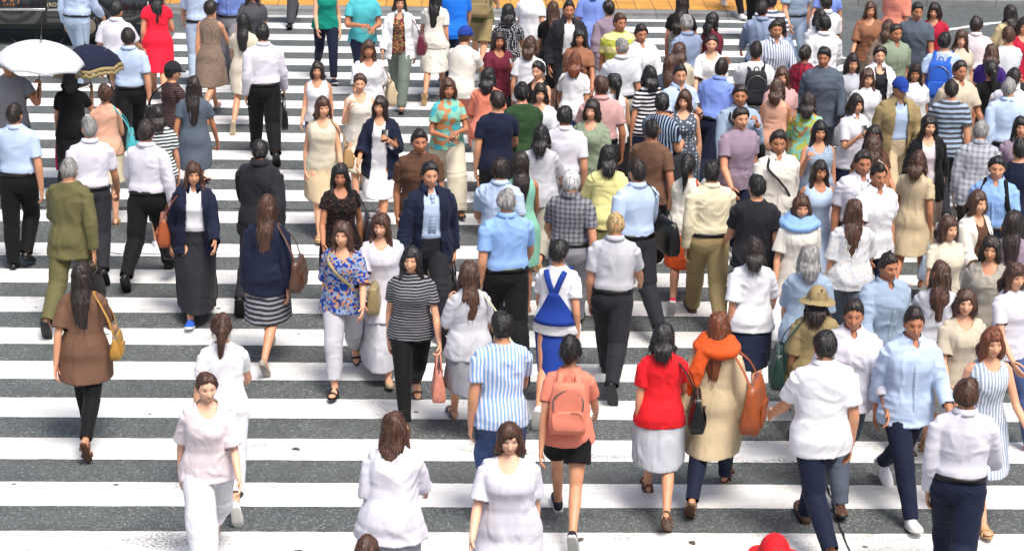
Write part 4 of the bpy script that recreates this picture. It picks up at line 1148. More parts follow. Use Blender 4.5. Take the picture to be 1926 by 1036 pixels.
        m = MB(); m.tube([(-.03, -d * .3, h - .01), (-.02, -d * .3, h + .04), (.02, -d * .3, h + .04), (.03, -d * .3, h - .01)], [.007] * 4, 8, sub=3); obj('grab_handle', m, mat, r)
        tag(r, label, 'backpack', BAGS); return r
    if kind == 'plastic':
        p = A[side]; base = p - np.array([0, 0, h + .06]); r = empty('carrier_bag', base, rz + math.pi / 2)
        m = MB(); a = np.arange(28) / 28 * 2 * np.pi; rings = []
        for t in np.linspace(0, 1, 10):
            wv = 1 + .07 * np.sin(a * 5 + t * 4) * (.4 + t); sq = 1 - .55 * max(0, t - .45) / .55
            rings.append(np.stack([np.cos(a) * w / 2 * wv * sq * (.85 + .15 * min(1, t * 6)), np.sin(a) * d / 2 * wv * (1 - .6 * max(0, t - .4)), np.full(28, h * t)], 1))
        m.loft(rings, .05); obj('bag_body', m, plain('carrier_' + col, C[col], .35), r)
        for sx in (-1, 1):
            m = MB(); m.tube([(sx * w * .16, 0, h - .03), (sx * w * .12, 0, h + .03), (0, 0, h + .062)], [.016, .012, .010], 8, flat=.5, sub=3); obj('handle', m, plain('carrier_' + col, C[col], .35), r)
        tag(r, label, 'bag', BAGS); return r

def phone(key, side, label):
    A = PEOPLE_DONE[key]; p = A[side]; r = empty('mobile_phone', p, A['rz'])
    m = MB(); m.box((0, 0, .02), (.072, .009, .145)); obj('case', m, plain('phone_black', '18181c', .3), r, bevel=.003).rotation_euler = (R(-35), 0, 0)
    m = MB(); m.box((0, .0052, .02), (.064, .0012, .130)); obj('screen', m, plain('phone_glass', '0a0c10', .08), r).rotation_euler = (R(-35), 0, 0)
    tag(r, label, 'phone')

def umbrella(key, side, label, col='navy', trim='khaki', rad=.39):
    A = PEOPLE_DONE[key]; p = A[side]; L = .46
    r = empty('umbrella', p, A['rz']); n = 8
    tag(r, label, 'umbrella')
    tilt = r; r.rotation_euler = (R(4), R(5), A['rz'])
    m = MB(); m.tube([(0, 0, -.03), (0, 0, L + .02)], [.005, .005], 8); m.tube([(0, 0, -.16), (0, 0, -.03)], [.012, .011], 10); obj('shaft', m, plain('dark_wood', '3a2616', .4), tilt)
    m = MB(); m.tube([(0, 0, L), (0, 0, L + .03), (0, 0, L + .085)], [.016, .012, .004], 10); obj('ferrule', m, plain('chrome', 'c8ccd0', .2, 1.0), tilt)
    N = 64; a = np.arange(N) / N * 2 * np.pi; sc = np.abs(np.sin(a * n / 2))
    def ring(t, dz=0.0, e=0.0):
        rr = rad * math.sin(t * 1.25) / math.sin(1.25) + e; z = L - .25 * (1 - math.cos(t * 1.25)) / (1 - math.cos(1.25)) + dz
        pull = 1 - .045 * sc * t; return np.stack([np.cos(a) * rr * pull, np.sin(a) * rr * pull, z - 0 * a + .035 * t * t * sc * .6], 1)
    m = MB(); m.loft([ring(t) for t in np.linspace(.03, 1, 14)], None); o = obj('canopy', m, cloth(col), tilt); s_ = o.modifiers.new('thickness', 'SOLIDIFY'); s_.thickness = .002
    for t0, c_, dz, dr in () if not trim else ((.80, col, -.0, .016), (1.0, trim, -.0, .0), (.99, trim, -.05, .010)):
        b = ring(t0); b[:, :2] *= 1 + dr; b[:, 2] += dz + .004
        fr = .020 * np.abs(np.sin(a * 16)); wv = 1 + .02 * np.sin(a * 32)
        low = b.copy(); low[:, :2] *= (1.02 * wv)[:, None]; low[:, 2] -= .055 - fr
        mid = (b + low) / 2; mid[:, :2] *= 1.015
        m = MB(); m.loft([b, mid, low], None); o = obj('frill', m, cloth(c_), tilt); s_ = o.modifiers.new('thickness', 'SOLIDIFY'); s_.thickness = .002
    for q in range(n):
        an_ = 2 * math.pi * q / n
        pts = [(math.cos(an_) * rad * math.sin(t * 1.25) / math.sin(1.25), math.sin(an_) * rad * math.sin(t * 1.25) / math.sin(1.25), L - .006 - .25 * (1 - math.cos(t * 1.25)) / (1 - math.cos(1.25))) for t in np.linspace(.03, 1.02, 9)]
        m = MB(); m.tube(pts, [.003] * 9, 6); m.tube([(0, 0, L - .25), pts[4]], [.0025] * 2, 6); obj('rib', m, plain('chrome', 'c8ccd0', .2, 1.0), tilt)

# ------------------------------------------------------------------ the crowd
# id, x, y, heading, height, sex, step, arms, hair, top, bottom, shoes, label
person('a1', -4.856, 23.415, 18, 1.7, 'm', 'L', 'u,d', 'short:dark', 'tee:grey', 'trousers:darkgrey', 'sneaker:charcoal', 'man in a plain grey t-shirt under a pale umbrella at the far left edge', skin='c', near=False)
person('a3', -5.030, 29.000, 161, 1.74, 'm', 'l', 'd', 'short', 'shirt:paleblue', 'trousers:steel', 'leather:black', 'person in pale blue shirt closest to the taxi, head above the picture', near=False)
person('a4', -4.145, 26.647, 161, 1.7, 'm', 'L', 'd,f', 'short', 'sshirt:lilac', 'trousers:black', 'leather:black', 'black-haired man in a whitish lilac shirt, back turned, just left of the red coat', near=False)
person('a5', -3.729, 24.947, 186, 1.7, 'm', 'R', 'd', 'short:dark', 'sshirt:paleblue', 'trousers:black', 'leather:black', 'man in pale blue shirt and black trousers, back turned, right beside the navy parasol', near=False)
person('a6', -3.828, 28.232, 188, 1.64, 'f', 'L', 'd,b', 'long:black', 'dress:hotred', '', 'sandal:tan', 'woman in a bright red dress, back turned, left of the spotted taupe dress', girth=1.15, near=False)
person('a7', -4.173, 23.415, 192, 1.56, 'f', 'R', 'd,u', 'bob:black', 'tee:black', 'longskirt:black', 'sandal:black', 'woman in black with a long black skirt beneath the navy parasol', near=False)
person('a8', -3.622, 22.382, 190, 1.58, 'f', 'l', 'd,b', 'bun:brown', 'tank:peach', 'skirt:cream', 'sandal:tan', 'woman in a peach sleeveless top and cream skirt with her hair up, by the parasol', skin='a', near=False)
person('a9', -3.493, 20.528, 191, 1.7, 'm', 'L', 'd,h', 'short:grey', 'sshirt:lilac', 'trousers:charcoal', 'leather:black', 'grey-haired man in a white-lilac short-sleeved shirt, directly behind the man in olive', skin='b')
person('a10', -3.439, 18.963, 168, 1.7, 'm', 'R', 'd,k', 'crop:grey', 'closedjacket:olive', 'trousers:olive', 'leather:brown', 'man in an olive green suit, back turned, left of the picture')
person('a11', -4.271, 20.753, 177, 1.72, 'm', 'r', 'd', 'short:dark', 'sshirt:paleblue', 'trousers:black', 'leather:black', 'dark-haired man in pale blue short-sleeved shirt and black trousers, leftmost of those walking away')
person('a12', -2.852, 16.063, 180, 1.62, 'f', 'L', 'k,d', 'long:dark', 'tunic:cocoa', 'slim:black', 'sandal:brown', 'long-haired woman in a cocoa brown top and slim black trousers, alone at the left', skin='b')
person('a13', -2.908, 20.338, 168, 1.72, 'm', 'R', 'd,h', 'short:dark', 'shirt:lilac', 'trousers:black', 'leather:black', 'man in a white-lilac long-sleeved shirt carrying a black bag low at his side')
person('a14', -3.053, 23.632, 124, 1.6, 'f', 'L', 'b,d', 'short:black', 'tee:navy/hs:brown:40', 'skirt:black', 'sandal:black', 'black-haired woman in navy and brown striped top walking right, behind the lilac shirt', hat='cap:charcoal', near=False)
person('a14b', -2.949, 21.586, 187, 1.54, 'f', 'r', 'd', 'bob:dark', 'tee:white/hs:darkgreen:28', 'capri:navy', 'sneaker:white', 'short woman in white top with fine green stripes, half hidden by the lilac shirt', near=False)
person('a14c', -2.726, 22.868, 178, 1.6, 'f', 'L', 'd,h', 'long:dark', 'kneedress:slate', '', 'sandal:brown', 'woman in a slate blue dress beneath the taupe spotted dress', skin='c', near=False)
person('a15', -3.011, 27.300, 165, 1.62, 'f', 'L', 'd', 'bun:dark', 'sundress:taupe/dots:charcoal:70', '', 'pump:grey', 'woman in a sleeveless taupe dress with fine dark spots', near=False)
person('a16', -3.347, 29.043, 183, 1.68, 'm', 'R', 'd', 'short', 'sshirt:paleblue', 'trousers:steel', 'leather:black', 'man in pale blue shirt at the top edge above the spotted taupe dress', near=False)
person('a16b', -2.968, 29.362, 2, 1.66, 'm', 'l', 'd', 'short', 'sshirt:periwinkle', 'trousers:grey', 'leather:black', 'man in a periwinkle shirt facing the camera at the top edge, near the ivory dress', near=False)
person('a17', -2.505, 26.658, 173, 1.58, 'f', 'R', 'd', 'long:black', 'kneedress:ivory', '', 'pump:beige', 'woman with long black hair in an ivory knee-length dress', near=False)
person('a17b', -2.546, 28.405, 5, 1.64, 'f', 'L', 'd', 'long:dark', 'tee:darkgrey', 'slim:black', 'sneaker:black', 'woman in dark grey t-shirt facing the camera at the top, above the white-shirted man', near=False)
person('a18', -2.132, 25.104, 192, 1.74, 'm', 'L', 'd,h', 'short', 'shirt:lilac', 'trousers:black', 'leather:black', 'man in a white long-sleeved shirt and black trousers carrying a black briefcase', girth=1.06, near=False)
person('a19', -1.722, 19.615, 169, 1.72, 'm', 'R', 'd,k', 'crop:black', 'jacket:charcoal', 'trousers:charcoal', 'leather:black', 'crop-haired man in a charcoal suit, back turned, on the open stripes', skin='c')
person('a20', -1.527, 17.981, 172, 1.64, 'f', 'L', 'd,k', 'long:brown', 'closedjacket:navy', 'skirt:charcoal/hs:grey:24', 'pump:stone', 'woman with long brown hair in navy jacket and striped skirt just behind the charcoal suit')
person('a105', -2.312, 19.213, 6, 1.64, 'f', 'R', 'd,h', 'wavy:brown', 'jacket:navy', 'longskirt:charcoal', 'sneaker:blue', 'woman with wavy brown hair in navy jacket over white shirt, walking towards the camera', inner='shirt:white', extras='o')
person('a104', -1.611, 14.880, 187, 1.62, 'f', 'L', 'd', 'pony:brown', 'tee:white', 'cropped:lilac', 'sneaker:white', 'woman with brown ponytail in a white t-shirt, back turned, behind the all-white outfit', skin='a')
person('a103', -1.611, 13.757, 11, 1.58, 'f', 'R', 'd', 'bun:brown', 'blouse:palepink', 'wide:white', 'sandal:tan', 'woman in pale pink blouse and wide white trousers, all pale, at the lower left', skin='d')
person('b21', -1.611, 29.492, 11, 1.64, 'f', 'L', 'd', 'bob:dark', 'tank:teal', 'slim:navy', 'sneaker:navy', 'person in a bright teal tank top facing the camera at the top edge', skin='a', near=False)
person('b22', -2.384, 33.481, -10, 1.72, 'm', 'L', 'd', 'short', 'tee:charcoal', 'trousers:darkgrey', 'leather:black', 'person in dark grey trousers stepping off the kerb left of the teal tank top', near=False)
person('b23', -1.055, 28.564, 19, 1.66, 'm', 'R', 'c', 'short:dark', 'tee:turquoise', 'shorts:navy', 'sneaker:grey', 'man in turquoise t-shirt with arms folded at the top edge', skin='c', near=False)
person('b28', -1.416, 24.156, -7, 1.48, 'f', 'l', 'd', 'bob:dark', 'tank:white', 'shorts:denim', 'sneaker:white', 'girl in denim shorts and white vest top, directly behind the cream tank-top woman', near=False)
person('b24', -0.862, 24.995, 10, 1.62, 'f', 'L', 'd', 'long:brown', 'blouse:white/mesh:palegrey:60', 'cropped:denim', 'sandal:tan', 'woman in a white open-knit blouse behind the beige bag', skin='c', near=False)
person('b25', -0.898, 23.236, 6, 1.6, 'f', 'R', 'd,s', 'bun:brown', 'tank:offwhite', 'skirt:ivory', 'sandal:tan', 'woman with hair up in off-white sleeveless top and ivory skirt beside the navy cardigan', skin='a', near=False)
person('b26', -0.631, 22.217, -6, 1.58, 'f', 'L', 'p,d', 'long:dark', 'cardigan:navy', 'skirt:white', 'sandal:white', 'woman with long dark hair in navy cardigan over white', inner='tank:white', near=False)
person('b27', -0.535, 27.901, -5, 1.64, 'f', 'L', 'd', 'bob:dark', 'jacket:white', 'trousers:greygreen', 'pump:brown', 'woman in an open white jacket over a patterned top with grey-green trousers', inner='tank:olive/floral:burgundy:45', extras='o', near=False)
person('b27b', -0.062, 28.391, 172, 1.62, 'f', 'R', 'd', 'long:black', 'tee:offwhite', 'skirt:offwhite', 'sandal:tan', 'woman in off-white top and skirt, back turned, left of the bright blue t-shirt', near=False)
person('b29', -1.246, 21.966, 6, 1.62, 'f', 'R', 'd', 'bob:brown', 'tank:ivory', 'skirt:beige', 'sandal:tan', 'woman in an ivory tank top and beige skirt, walking towards the camera', skin='a', near=False)
person('b30', -0.929, 19.262, 9, 1.62, 'f', 'L', 'd', 'long:black', 'dress:black/mesh:brown:55', '', 'heel:black', 'woman in a black lace dress, towards the camera', skin='c')
person('b31', -0.818, 17.357, -2, 1.6, 'f', 'R', 'd', 'wavy:brown', 'blouse:dustyblue/floral:royal:46', 'cropped:palegrey', 'sandal:black', 'woman in a blue patterned blouse and pale grey cropped trousers', skin='a')
person('b32', -0.499, 17.686, 2, 1.6, 'f', 'L', 'd', 'wavy:brown', 'tunic:lilac', 'longskirt:palegrey', 'pump:beige', 'woman in a whitish lilac tunic behind the striped black t-shirt', skin='a')
person('b33', -0.083, 18.803, 9, 1.74, 'm', 'L', 'd,h', 'short:black', 'jacket:navy', 'trousers:charcoal', 'leather:black', 'businessman in a dark navy suit with a striped light blue tie', inner='shirt:paleblue', extras='o tie=steel/hs:paleblue:30')
person('b34', -0.194, 19.930, 8, 1.72, 'm', 'r', 'd', 'short:dark', 'tee:brown', 'trousers:taupe', 'sneaker:brown', 'man in a brown t-shirt looking over the shoulder of the navy-suited businessman', skin='c')
person('b35', 0.093, 22.940, 12, 1.64, 'f', 'L', 'c', 'bob:brown', 'tee:turquoise/floral:mint:14', 'wide:ivory', 'sandal:black', 'woman in turquoise tie-dye top with folded arms and wide ivory trousers', skin='c', near=False)
person('b36', -0.219, 16.596, 3, 1.64, 'f', 'R', 'h,d', 'long:black', 'tee:black/hs:grey:42', 'slim:black', 'sandal:brown', 'woman in a black t-shirt with fine grey stripes and slim black trousers, mid-crossing', skin='a', extras='')
person('b37', 0.261, 16.305, 191, 1.56, 'f', 'L', 's,d', 'wavy:brown', 'blouse:palegrey', 'skirt:grey', 'sandal:grey', 'woman in pale grey blouse and mid-grey skirt left of the sky blue shirt', skin='a')
person('b106', -0.298, 12.845, 172, 1.6, 'f', 'L', 'd', 'wavy:brown', 'poncho:lilac', 'skirt:palegrey', 'sandal:brown', 'woman in a whitish lilac loose blouse at the bottom, left of centre', lean=6, skin='a')
person('b107', -0.774, 10.749, -4, 1.66, 'f', 'L', 'd', 'long:black', 'tee:black', 'skirt:white', 'sandal:black', 'black-haired woman whose head just rises above the bottom edge, left of centre')
person('b107b', -0.399, 11.034, 169, 1.6, 'f', 'R', 'd', 'long:brown', 'tank:peach', 'skirt:white', 'sandal:tan', 'brown-haired woman cut by the bottom edge below the loose whitish blouse')
person('c38', 0.607, 17.873, 189, 1.74, 'm', 'L', 'd', 'crop:grey', 'sshirt:skyblue', 'trousers:black', 'leather:black', 'grey-haired man in a sky blue shirt and black trousers, back turned', girth=1.1)
person('c39', 0.580, 19.098, 175, 1.7, 'm', 'R', 'd', 'short:dark', 'sshirt:paleblue', 'trousers:steel', 'leather:black', 'dark-haired man in pale blue shirt just ahead of the sky blue shirt')
person('c40', 0.478, 14.486, 191, 1.7, 'm', 'l', 'd', 'short:black', 'tee:skyblue/vs:white:36', 'trousers:denim', 'sneaker:grey', 'man in a blue and white striped t-shirt, back turned', skin='b')
person('c40b', 0.480, 12.738, -6, 1.64, 'f', 'L', 'd', 'bob:brown', 'tunic:lilac', 'longskirt:steel', 'sandal:white', 'woman in a white-lilac tunic at the bottom centre', skin='d', girth=1.12)
person('c41', 1.014, 16.814, 168, 1.64, 'f', 'R', 'd', 'short:black', 'tee:white', 'pencil:royal', 'sneaker:white', 'person in white t-shirt with royal blue crossed straps and skirt', extras='straps=royal')
person('c42', 0.969, 14.398, 176, 1.62, 'f', 'L', 'k,d', 'bun:black', 'tee:coral', 'hotpants:black', 'sneaker:charcoal', 'woman in a coral top and black shorts with bare legs', skin='b')
person('c43', 1.532, 17.400, 170, 1.66, 'm', 'L', 'd', 'crop:blond', 'sshirt:palegrey', 'trousers:charcoal', 'leather:black', 'fair-haired man in a pale grey shirt and charcoal trousers, back turned', extras='')
person('c44', 1.232, 18.731, 171, 1.68, 'm', 'R', 'd', 'short:white', 'sshirt:grey/plaid:darkgrey:22', 'trousers:grey', 'leather:black', 'white-haired old man in a grey checked shirt')
person('c45', 1.857, 18.915, 197, 1.74, 'm', 'L', 'd', 'short:dark', 'shirt:paleblue', 'trousers:charcoal', 'leather:black', 'man in a pale blue long-sleeved shirt with a black shoulder bag, back turned')
person('c46', 1.673, 19.967, 185, 1.6, 'f', 'R', 'd', 'bob:black', 'blouse:yellow', 'skirt:olive', 'sandal:tan', 'black-haired woman in a pale yellow blouse, back turned')
person('c47', 1.979, 23.237, 187, 1.62, 'f', 'L', 'd', 'pony:black', 'tank:white', 'skirt:black', 'sandal:black', 'woman in sleeveless white blouse and black skirt with a tan shoulder bag', skin='a', near=False)
person('c48', 1.605, 24.418, 171, 1.6, 'f', 'R', 'd', 'bob:auburn', 'tee:white', 'cropped:denim', 'sandal:brown', 'auburn-haired woman in a white t-shirt, back turned', near=False)
person('c49', 0.901, 22.167, 192, 1.72, 'm', 'L', 'd', 'short:black', 'tee:green', 'trousers:charcoal', 'sneaker:black', 'black-haired man in a dark green t-shirt, back turned', girth=1.05, near=False)
person('c50', 1.313, 21.253, 181, 1.7, 'm', 'R', 'd', 'short:black', 'sshirt:lilac', 'trousers:grey', 'leather:black', 'black-haired man in a white-lilac shirt left of the tan shoulder bag')
person('c51', 1.042, 20.814, 171, 1.6, 'f', 'L', 'd', 'bob:black', 'blouse:palegrey', 'cropped:stone', 'sandal:tan', 'black-haired woman in pale grey blouse beside the green t-shirt')
person('c51b', 0.791, 19.482, 189, 1.62, 'f', 'l', 'd', 'long:dark', 'sundress:mint', '', 'sandal:tan', 'long-haired woman in a mint sundress between the pale blue and the checked shirts', skin='c')
person('c52', 1.098, 25.271, 166, 1.6, 'f', 'L', 'd', 'bob:brown', 'tee:white', 'jeans:denim', 'sneaker:white', 'brown-haired woman in a white t-shirt heading away left of the auburn-haired woman', near=False)
person('c53', 1.509, 27.525, 185, 1.62, 'f', 'R', 'd', 'long:brown', 'tee:black', 'skirt:black', 'pump:black', 'woman with long brown hair all in black near the top edge', near=False)
person('c54', 0.897, 27.301, 171, 1.64, 'f', 'L', 'd', 'bob:black', 'kneedress:charcoal/dots:white:50', '', 'sandal:black', 'black-haired woman in a dark dress with white flecks', near=False)
person('c54b', 1.272, 28.984, -9, 1.66, 'f', 'R', 'd', 'bob:black', 'tee:white', 'trousers:stone', 'sneaker:white', 'woman in white t-shirt coming from the kerb between two black-haired women', near=False)
person('c55', 0.186, 28.758, 188, 1.74, 'm', 'L', 'd', 'short:black', 'tee:brightblue', 'trousers:navy', 'sneaker:black', 'man in a vivid blue t-shirt, back turned at the top edge', girth=1.1, near=False)
person('c56', 0.254, 25.285, 156, 1.68, 'm', 'R', 'd,f', 'short:brown', 'tee:offwhite', 'trousers:salmon', 'sneaker:grey', 'man in blue cap and off-white t-shirt leaning forward', hat='cap:royal', lean=10, near=False)
person('c57', 0.581, 30.024, 175, 1.7, 'm', 'L', 'd', 'short:dark', 'tee:olive', 'shorts:khaki', 'sneaker:brown', 'man in khaki shorts with a khaki backpack at the top edge', near=False)
person('c58', 0.719, 25.712, 22, 1.6, 'f', 'L', 'p,d', 'bob:dark', 'blouse:burgundy', 'skirt:charcoal', 'sandal:brown', 'woman in a burgundy blouse below the dress with white flecks', skin='c', near=False)
person('c59', 0.555, 23.502, 178, 1.62, 'f', 'R', 'b', 'bob:black', 'blouse:coral', 'capri:offwhite', 'sandal:tan', 'woman in a coral pink blouse, back turned, right of the tie-dye top', lean=6, near=False)
person('c59b', 0.624, 21.811, 189, 1.66, 'm', 'l', 'd', 'short:dark', 'tee:navy', 'trousers:charcoal', 'sneaker:black', 'man in a navy t-shirt hidden behind the dark green t-shirt', near=False)
person('c60', 2.150, 29.275, 172, 1.62, 'f', 'L', 'd', 'bob:dark', 'tunic:periwinkle', 'capri:steel', 'sandal:white', 'woman in a loose periwinkle blue tunic at the top edge', girth=1.15, near=False)
person('c61', 2.277, 26.235, 8, 1.72, 'm', 'R', 'd', 'short:brown', 'tee:lime/hs:yellow:6', 'trousers:charcoal', 'sneaker:white', 'man in a yellow-green t-shirt facing the camera near the top', skin='c', near=False)
person('c62', 2.428, 23.658, 194, 1.62, 'f', 'L', 'd', 'bob:black', 'tee:black/hs:white:22', 'jeans:denim', 'sneaker:white', 'woman in a bold black and white striped t-shirt, back turned', near=False)
person('c63', 2.714, 23.270, 19, 1.72, 'm', 'L', 'p,d', 'short:dark', 'sshirt:paleblue', 'trousers:navy', 'leather:black', 'man in pale blue shirt looking at the camera, behind the navy striped shirt', skin='b', near=False)
person('c64', 2.398, 22.017, 147, 1.66, 'm', 'R', 'd,b', 'short:black', 'tee:navy/vs:steel:34', 'jeans:denim', 'sneaker:black', 'dark-haired man in a navy shirt with fine pale stripes', look=(25, 5), near=False)
person('c65', 3.264, 22.174, 1, 1.74, 'm', 'L', 's,d', 'short:dark', 'shirt:steel', 'trousers:charcoal', 'leather:black', 'man in a blue-grey shirt facing the camera with a bag strap on his shoulder', skin='c', near=False)
person('c66', 3.784, 24.586, 177, 1.72, 'm', 'R', 'd', 'short:dark', 'tee:white', 'trousers:grey', 'sneaker:grey', 'man in a white t-shirt, back turned, on the stripes right of top centre', skin='c', near=False)
person('c67', 3.168, 23.710, 143, 1.68, 'm', 'L', 'd', 'short:dark', 'sshirt:periwinkle', 'trousers:navy', 'leather:black', 'man in a periwinkle shirt bending towards the right', lean=14, near=False)
person('c68', 3.128, 26.942, 159, 1.62, 'f', 'R', 'b', 'bob:dark', 'tank:stone', 'skirt:darkgrey', 'sandal:black', 'woman in a stone-coloured vest near the kerb', skin='c', near=False)
person('c68b', 3.578, 27.132, 122, 1.58, 'f', 'L', 'f,k', 'bob:black', 'tee:burgundy', 'capri:charcoal', 'sandal:brown', 'woman in a burgundy t-shirt hurrying right near the far kerb', skin='c', near=False)
person('c69', 4.976, 32.635, 169, 1.76, 'm', 'L', 'd', 'short', 'tee:charcoal', 'slim:black', 'leather:black', 'person in tight black trousers at the far kerb, seen from the thighs down', near=False)
person('c69b', 4.938, 34.643, 20, 1.72, 'm', 'R', 'd', 'short', 'tee:navy', 'slim:black', 'sneaker:white', 'person in black trousers and white shoes standing at the yellow paving', near=False)
person('c95', 2.578, 19.089, 183, 1.68, 'm', 'L', 'd', 'short:black', 'shirt:cream', 'trousers:khaki', 'leather:brown', 'man in a cream shirt and khaki trousers, back turned', girth=1.1)
person('c95b', 2.429, 19.706, 169, 1.6, 'f', 'R', 'd', 'pony:black', 'tank:offwhite', 'skirt:orange', 'sneaker:pink', 'woman in an off-white vest and orange skirt just left of the cream shirt', skin='b')
person('c96', 2.135, 14.987, 163, 1.62, 'f', 'R', 'k,h', 'long:auburn', 'coat:beige', 'jeans:navy', 'sandal:brown', 'woman in beige coat with an orange scarf, back turned', extras='scarf=orange', inner='tank:white')
person('c97', 1.693, 14.764, 176, 1.6, 'f', 'L', 'd', 'bob:black', 'tee:red', 'skirt:silver', 'heel:brown', 'woman in a bright red t-shirt and silver grey skirt')
person('d70', 5.535, 29.581, 163, 1.64, 'f', 'L', 'd', 'bob:dark', 'dress:periwinkle', '', 'sandal:tan', 'woman in a periwinkle blue dress at the top edge right of centre', near=False)
person('d70b', 5.120, 29.853, 21, 1.68, 'm', 'l', 'd', 'short', 'sshirt:steel', 'trousers:steel', 'sneaker:grey', 'man in blue-grey clothes stepping from the kerb at the top', near=False)
person('d71', 6.593, 29.836, 155, 1.64, 'f', 'R', 'd', 'bob:brown', 'blouse:coral/hs:salmon:20', 'skirt:taupe', 'sandal:brown', 'woman in a coral striped blouse at the top right', girth=1.1, near=False)
person('d71b', 6.691, 27.870, -33, 1.62, 'f', 'L', 'd', 'bob:dark', 'blouse:crimson', 'capri:charcoal', 'sandal:black', 'woman in a crimson blouse at the top right', near=False)
person('d71c', 5.786, 26.615, 163, 1.62, 'f', 'L', 'd', 'bob:brown', 'cardigan:taupe', 'skirt:stone', 'sandal:brown', 'woman in a taupe cardigan, back turned, behind the open white shirt', inner='tank:beige', near=False)
person('d72', 4.448, 25.014, 149, 1.6, 'f', 'R', 'd,b', 'bun:dark', 'blouse:burgundy/plaid:crimson:16', 'skirt:darkgrey', 'sandal:black', 'woman in a dark red checked blouse', skin='c', near=False)
person('d73', 4.911, 24.475, 8, 1.62, 'f', 'L', 'd', 'bob:dark', 'tee:silver', 'skirt:palegrey', 'sandal:white', 'dark-haired woman in a silver grey t-shirt looking at the camera', near=False)
person('d74', 5.299, 24.741, 6, 1.66, 'f', 'R', 'd', 'bun:dark', 'jacket:white', 'slim:black', 'pump:black', 'woman in open white shirt over a black top', inner='tank:charcoal', extras='o', skin='a', near=False)
person('d75', 5.602, 24.093, 2, 1.6, 'f', 'L', 'd', 'long:dark', 'tee:white', 'capri:beige', 'sandal:tan', 'woman with long dark hair in white t-shirt left of the blue backpack', skin='c', near=False)
person('d76', 5.116, 22.762, 11, 1.7, 'm', 'R', 'b,d', 'short:black', 'jacket:khaki', 'trousers:beige', 'sneaker:white', 'man in blue cap and khaki yellow jacket over pale blue', inner='shirt:paleblue', hat='cap:royal', extras='o', near=False)
person('d77', 4.585, 22.431, 19, 1.6, 'f', 'L', 'd,p', 'bob:dark', 'ushirt:lilac', 'skirt:navy', 'sandal:black', 'woman in a white-lilac collared blouse holding up a phone', near=False)
person('d78', 6.196, 25.242, 161, 1.72, 'm', 'L', 'd', 'short:black', 'tee:paleblue', 'trousers:grey', 'sneaker:grey', 'man in pale blue t-shirt with a blue backpack', near=False)
person('d79', 6.747, 25.048, 160, 1.62, 'f', 'R', 'd', 'bob:brown', 'tee:purple', 'capri:charcoal', 'sandal:black', 'brown-haired woman in a purple t-shirt, back turned', near=False)
person('d80', 6.942, 26.657, 165, 1.64, 'm', 'L', 'd', 'short:dark', 'sshirt:palepink', 'trousers:stone', 'sneaker:white', 'man in a pale pink shirt beyond the purple t-shirt', near=False)
person('d81', 5.704, 22.718, 180, 1.68, 'm', 'R', 'd', 'short:dark', 'tee:darkgrey/hs:steel:18', 'trousers:charcoal', 'sneaker:grey', 'man in dark grey t-shirt with blue-grey hoops', near=False)
person('d82', 6.323, 22.645, 178, 1.74, 'm', 'L', 'd', 'crop:grey', 'shirt:paleblue', 'trousers:navy', 'leather:black', 'crop-haired grey man in a pale blue shirt at the right edge, back turned', girth=1.05, near=False)
person('d83', 5.171, 21.425, -3, 1.62, 'f', 'L', 'd', 'long:black', 'cardigan:black', 'skirt:taupe', 'pump:black', 'woman in a black cardigan with long black hair, facing the camera', inner='tank:palepink', skin='a')
person('d84', 4.520, 21.135, 21, 1.58, 'f', 'R', 'd', 'long:dark', 'tee:brown', 'skirt:charcoal', 'sandal:brown', 'dark-haired woman in a brown t-shirt behind two white shirts', skin='c')
person('d85', 3.961, 21.135, -3, 1.62, 'f', 'L', 'd,s', 'long:black', 'tank:steel', 'skirt:palegrey', 'sandal:black', 'black-haired woman in a blue-grey vest top, facing the camera')
person('d86', 3.713, 19.738, 10, 1.58, 'f', 'R', 'd', 'long:dark', 'sundress:paleblue', '', 'sandal:tan', 'small woman in a pale blue sundress beside the white shirts', skin='c')
person('d87', 3.381, 20.208, 5, 1.72, 'm', 'L', 'd', 'short:dark', 'lshirt:offwhite', 'jeans:navy', 'leather:black', 'man in loose off-white shirt and dark jeans, facing the camera', skin='c')
person('d88', 4.077, 19.446, 4, 1.72, 'm', 'R', 'd', 'short:dark', 'sshirt:lilac', 'trousers:navy', 'leather:black', 'tall man in a lilac-white shirt, farther of two white shirts side by side', skin='c')
person('d89', 4.130, 18.997, 14, 1.72, 'm', 'L', 'd', 'short:dark', 'ushirt:white', 'jeans:navy', 'leather:brown', 'man in an untucked white shirt with bare forearms, facing the camera', skin='c')
person('d90', 4.742, 19.962, 154, 1.6, 'f', 'R', 'd', 'bob:brown', 'kneedress:beige', '', 'sandal:tan', 'woman in a beige dress right of the untucked white shirt', skin='c')
person('d91', 5.570, 20.856, 162, 1.66, 'm', 'L', 'd', 'crop:grey', 'lshirt:silver/plaid:grey:18', 'trousers:charcoal', 'sneaker:black', 'grey-haired man in a silver checked shirt', lean=8)
person('d92', 5.373, 19.393, -13, 1.68, 'm', 'R', 'b,d', 'short:black', 'sshirt:skyblue', 'trousers:navy', 'leather:black', 'man in sky blue shirt near the right edge, with a black backpack')
person('d93', 4.960, 18.522, 26, 1.62, 'f', 'L', 'd', 'bob:brown', 'cardigan:offwhite', 'skirt:brown', 'sandal:tan', 'woman in an off-white cardigan over brown, facing the camera', inner='tank:brown', skin='a')
person('d94', 4.720, 16.983, -16, 1.64, 'f', 'R', 'b,d', 'bob:dark', 'blouse:stone', 'capri:steel', 'sandal:brown', 'woman in a stone-coloured blouse near the right edge', skin='b')
person('d98', 3.308, 18.304, 1, 1.62, 'f', 'L', 'd,h', 'bob:brown', 'tunic:offwhite', 'capri:palegrey', 'sandal:tan', 'woman in a long off-white tunic with a sky blue scarf', extras='scarf=skyblue')
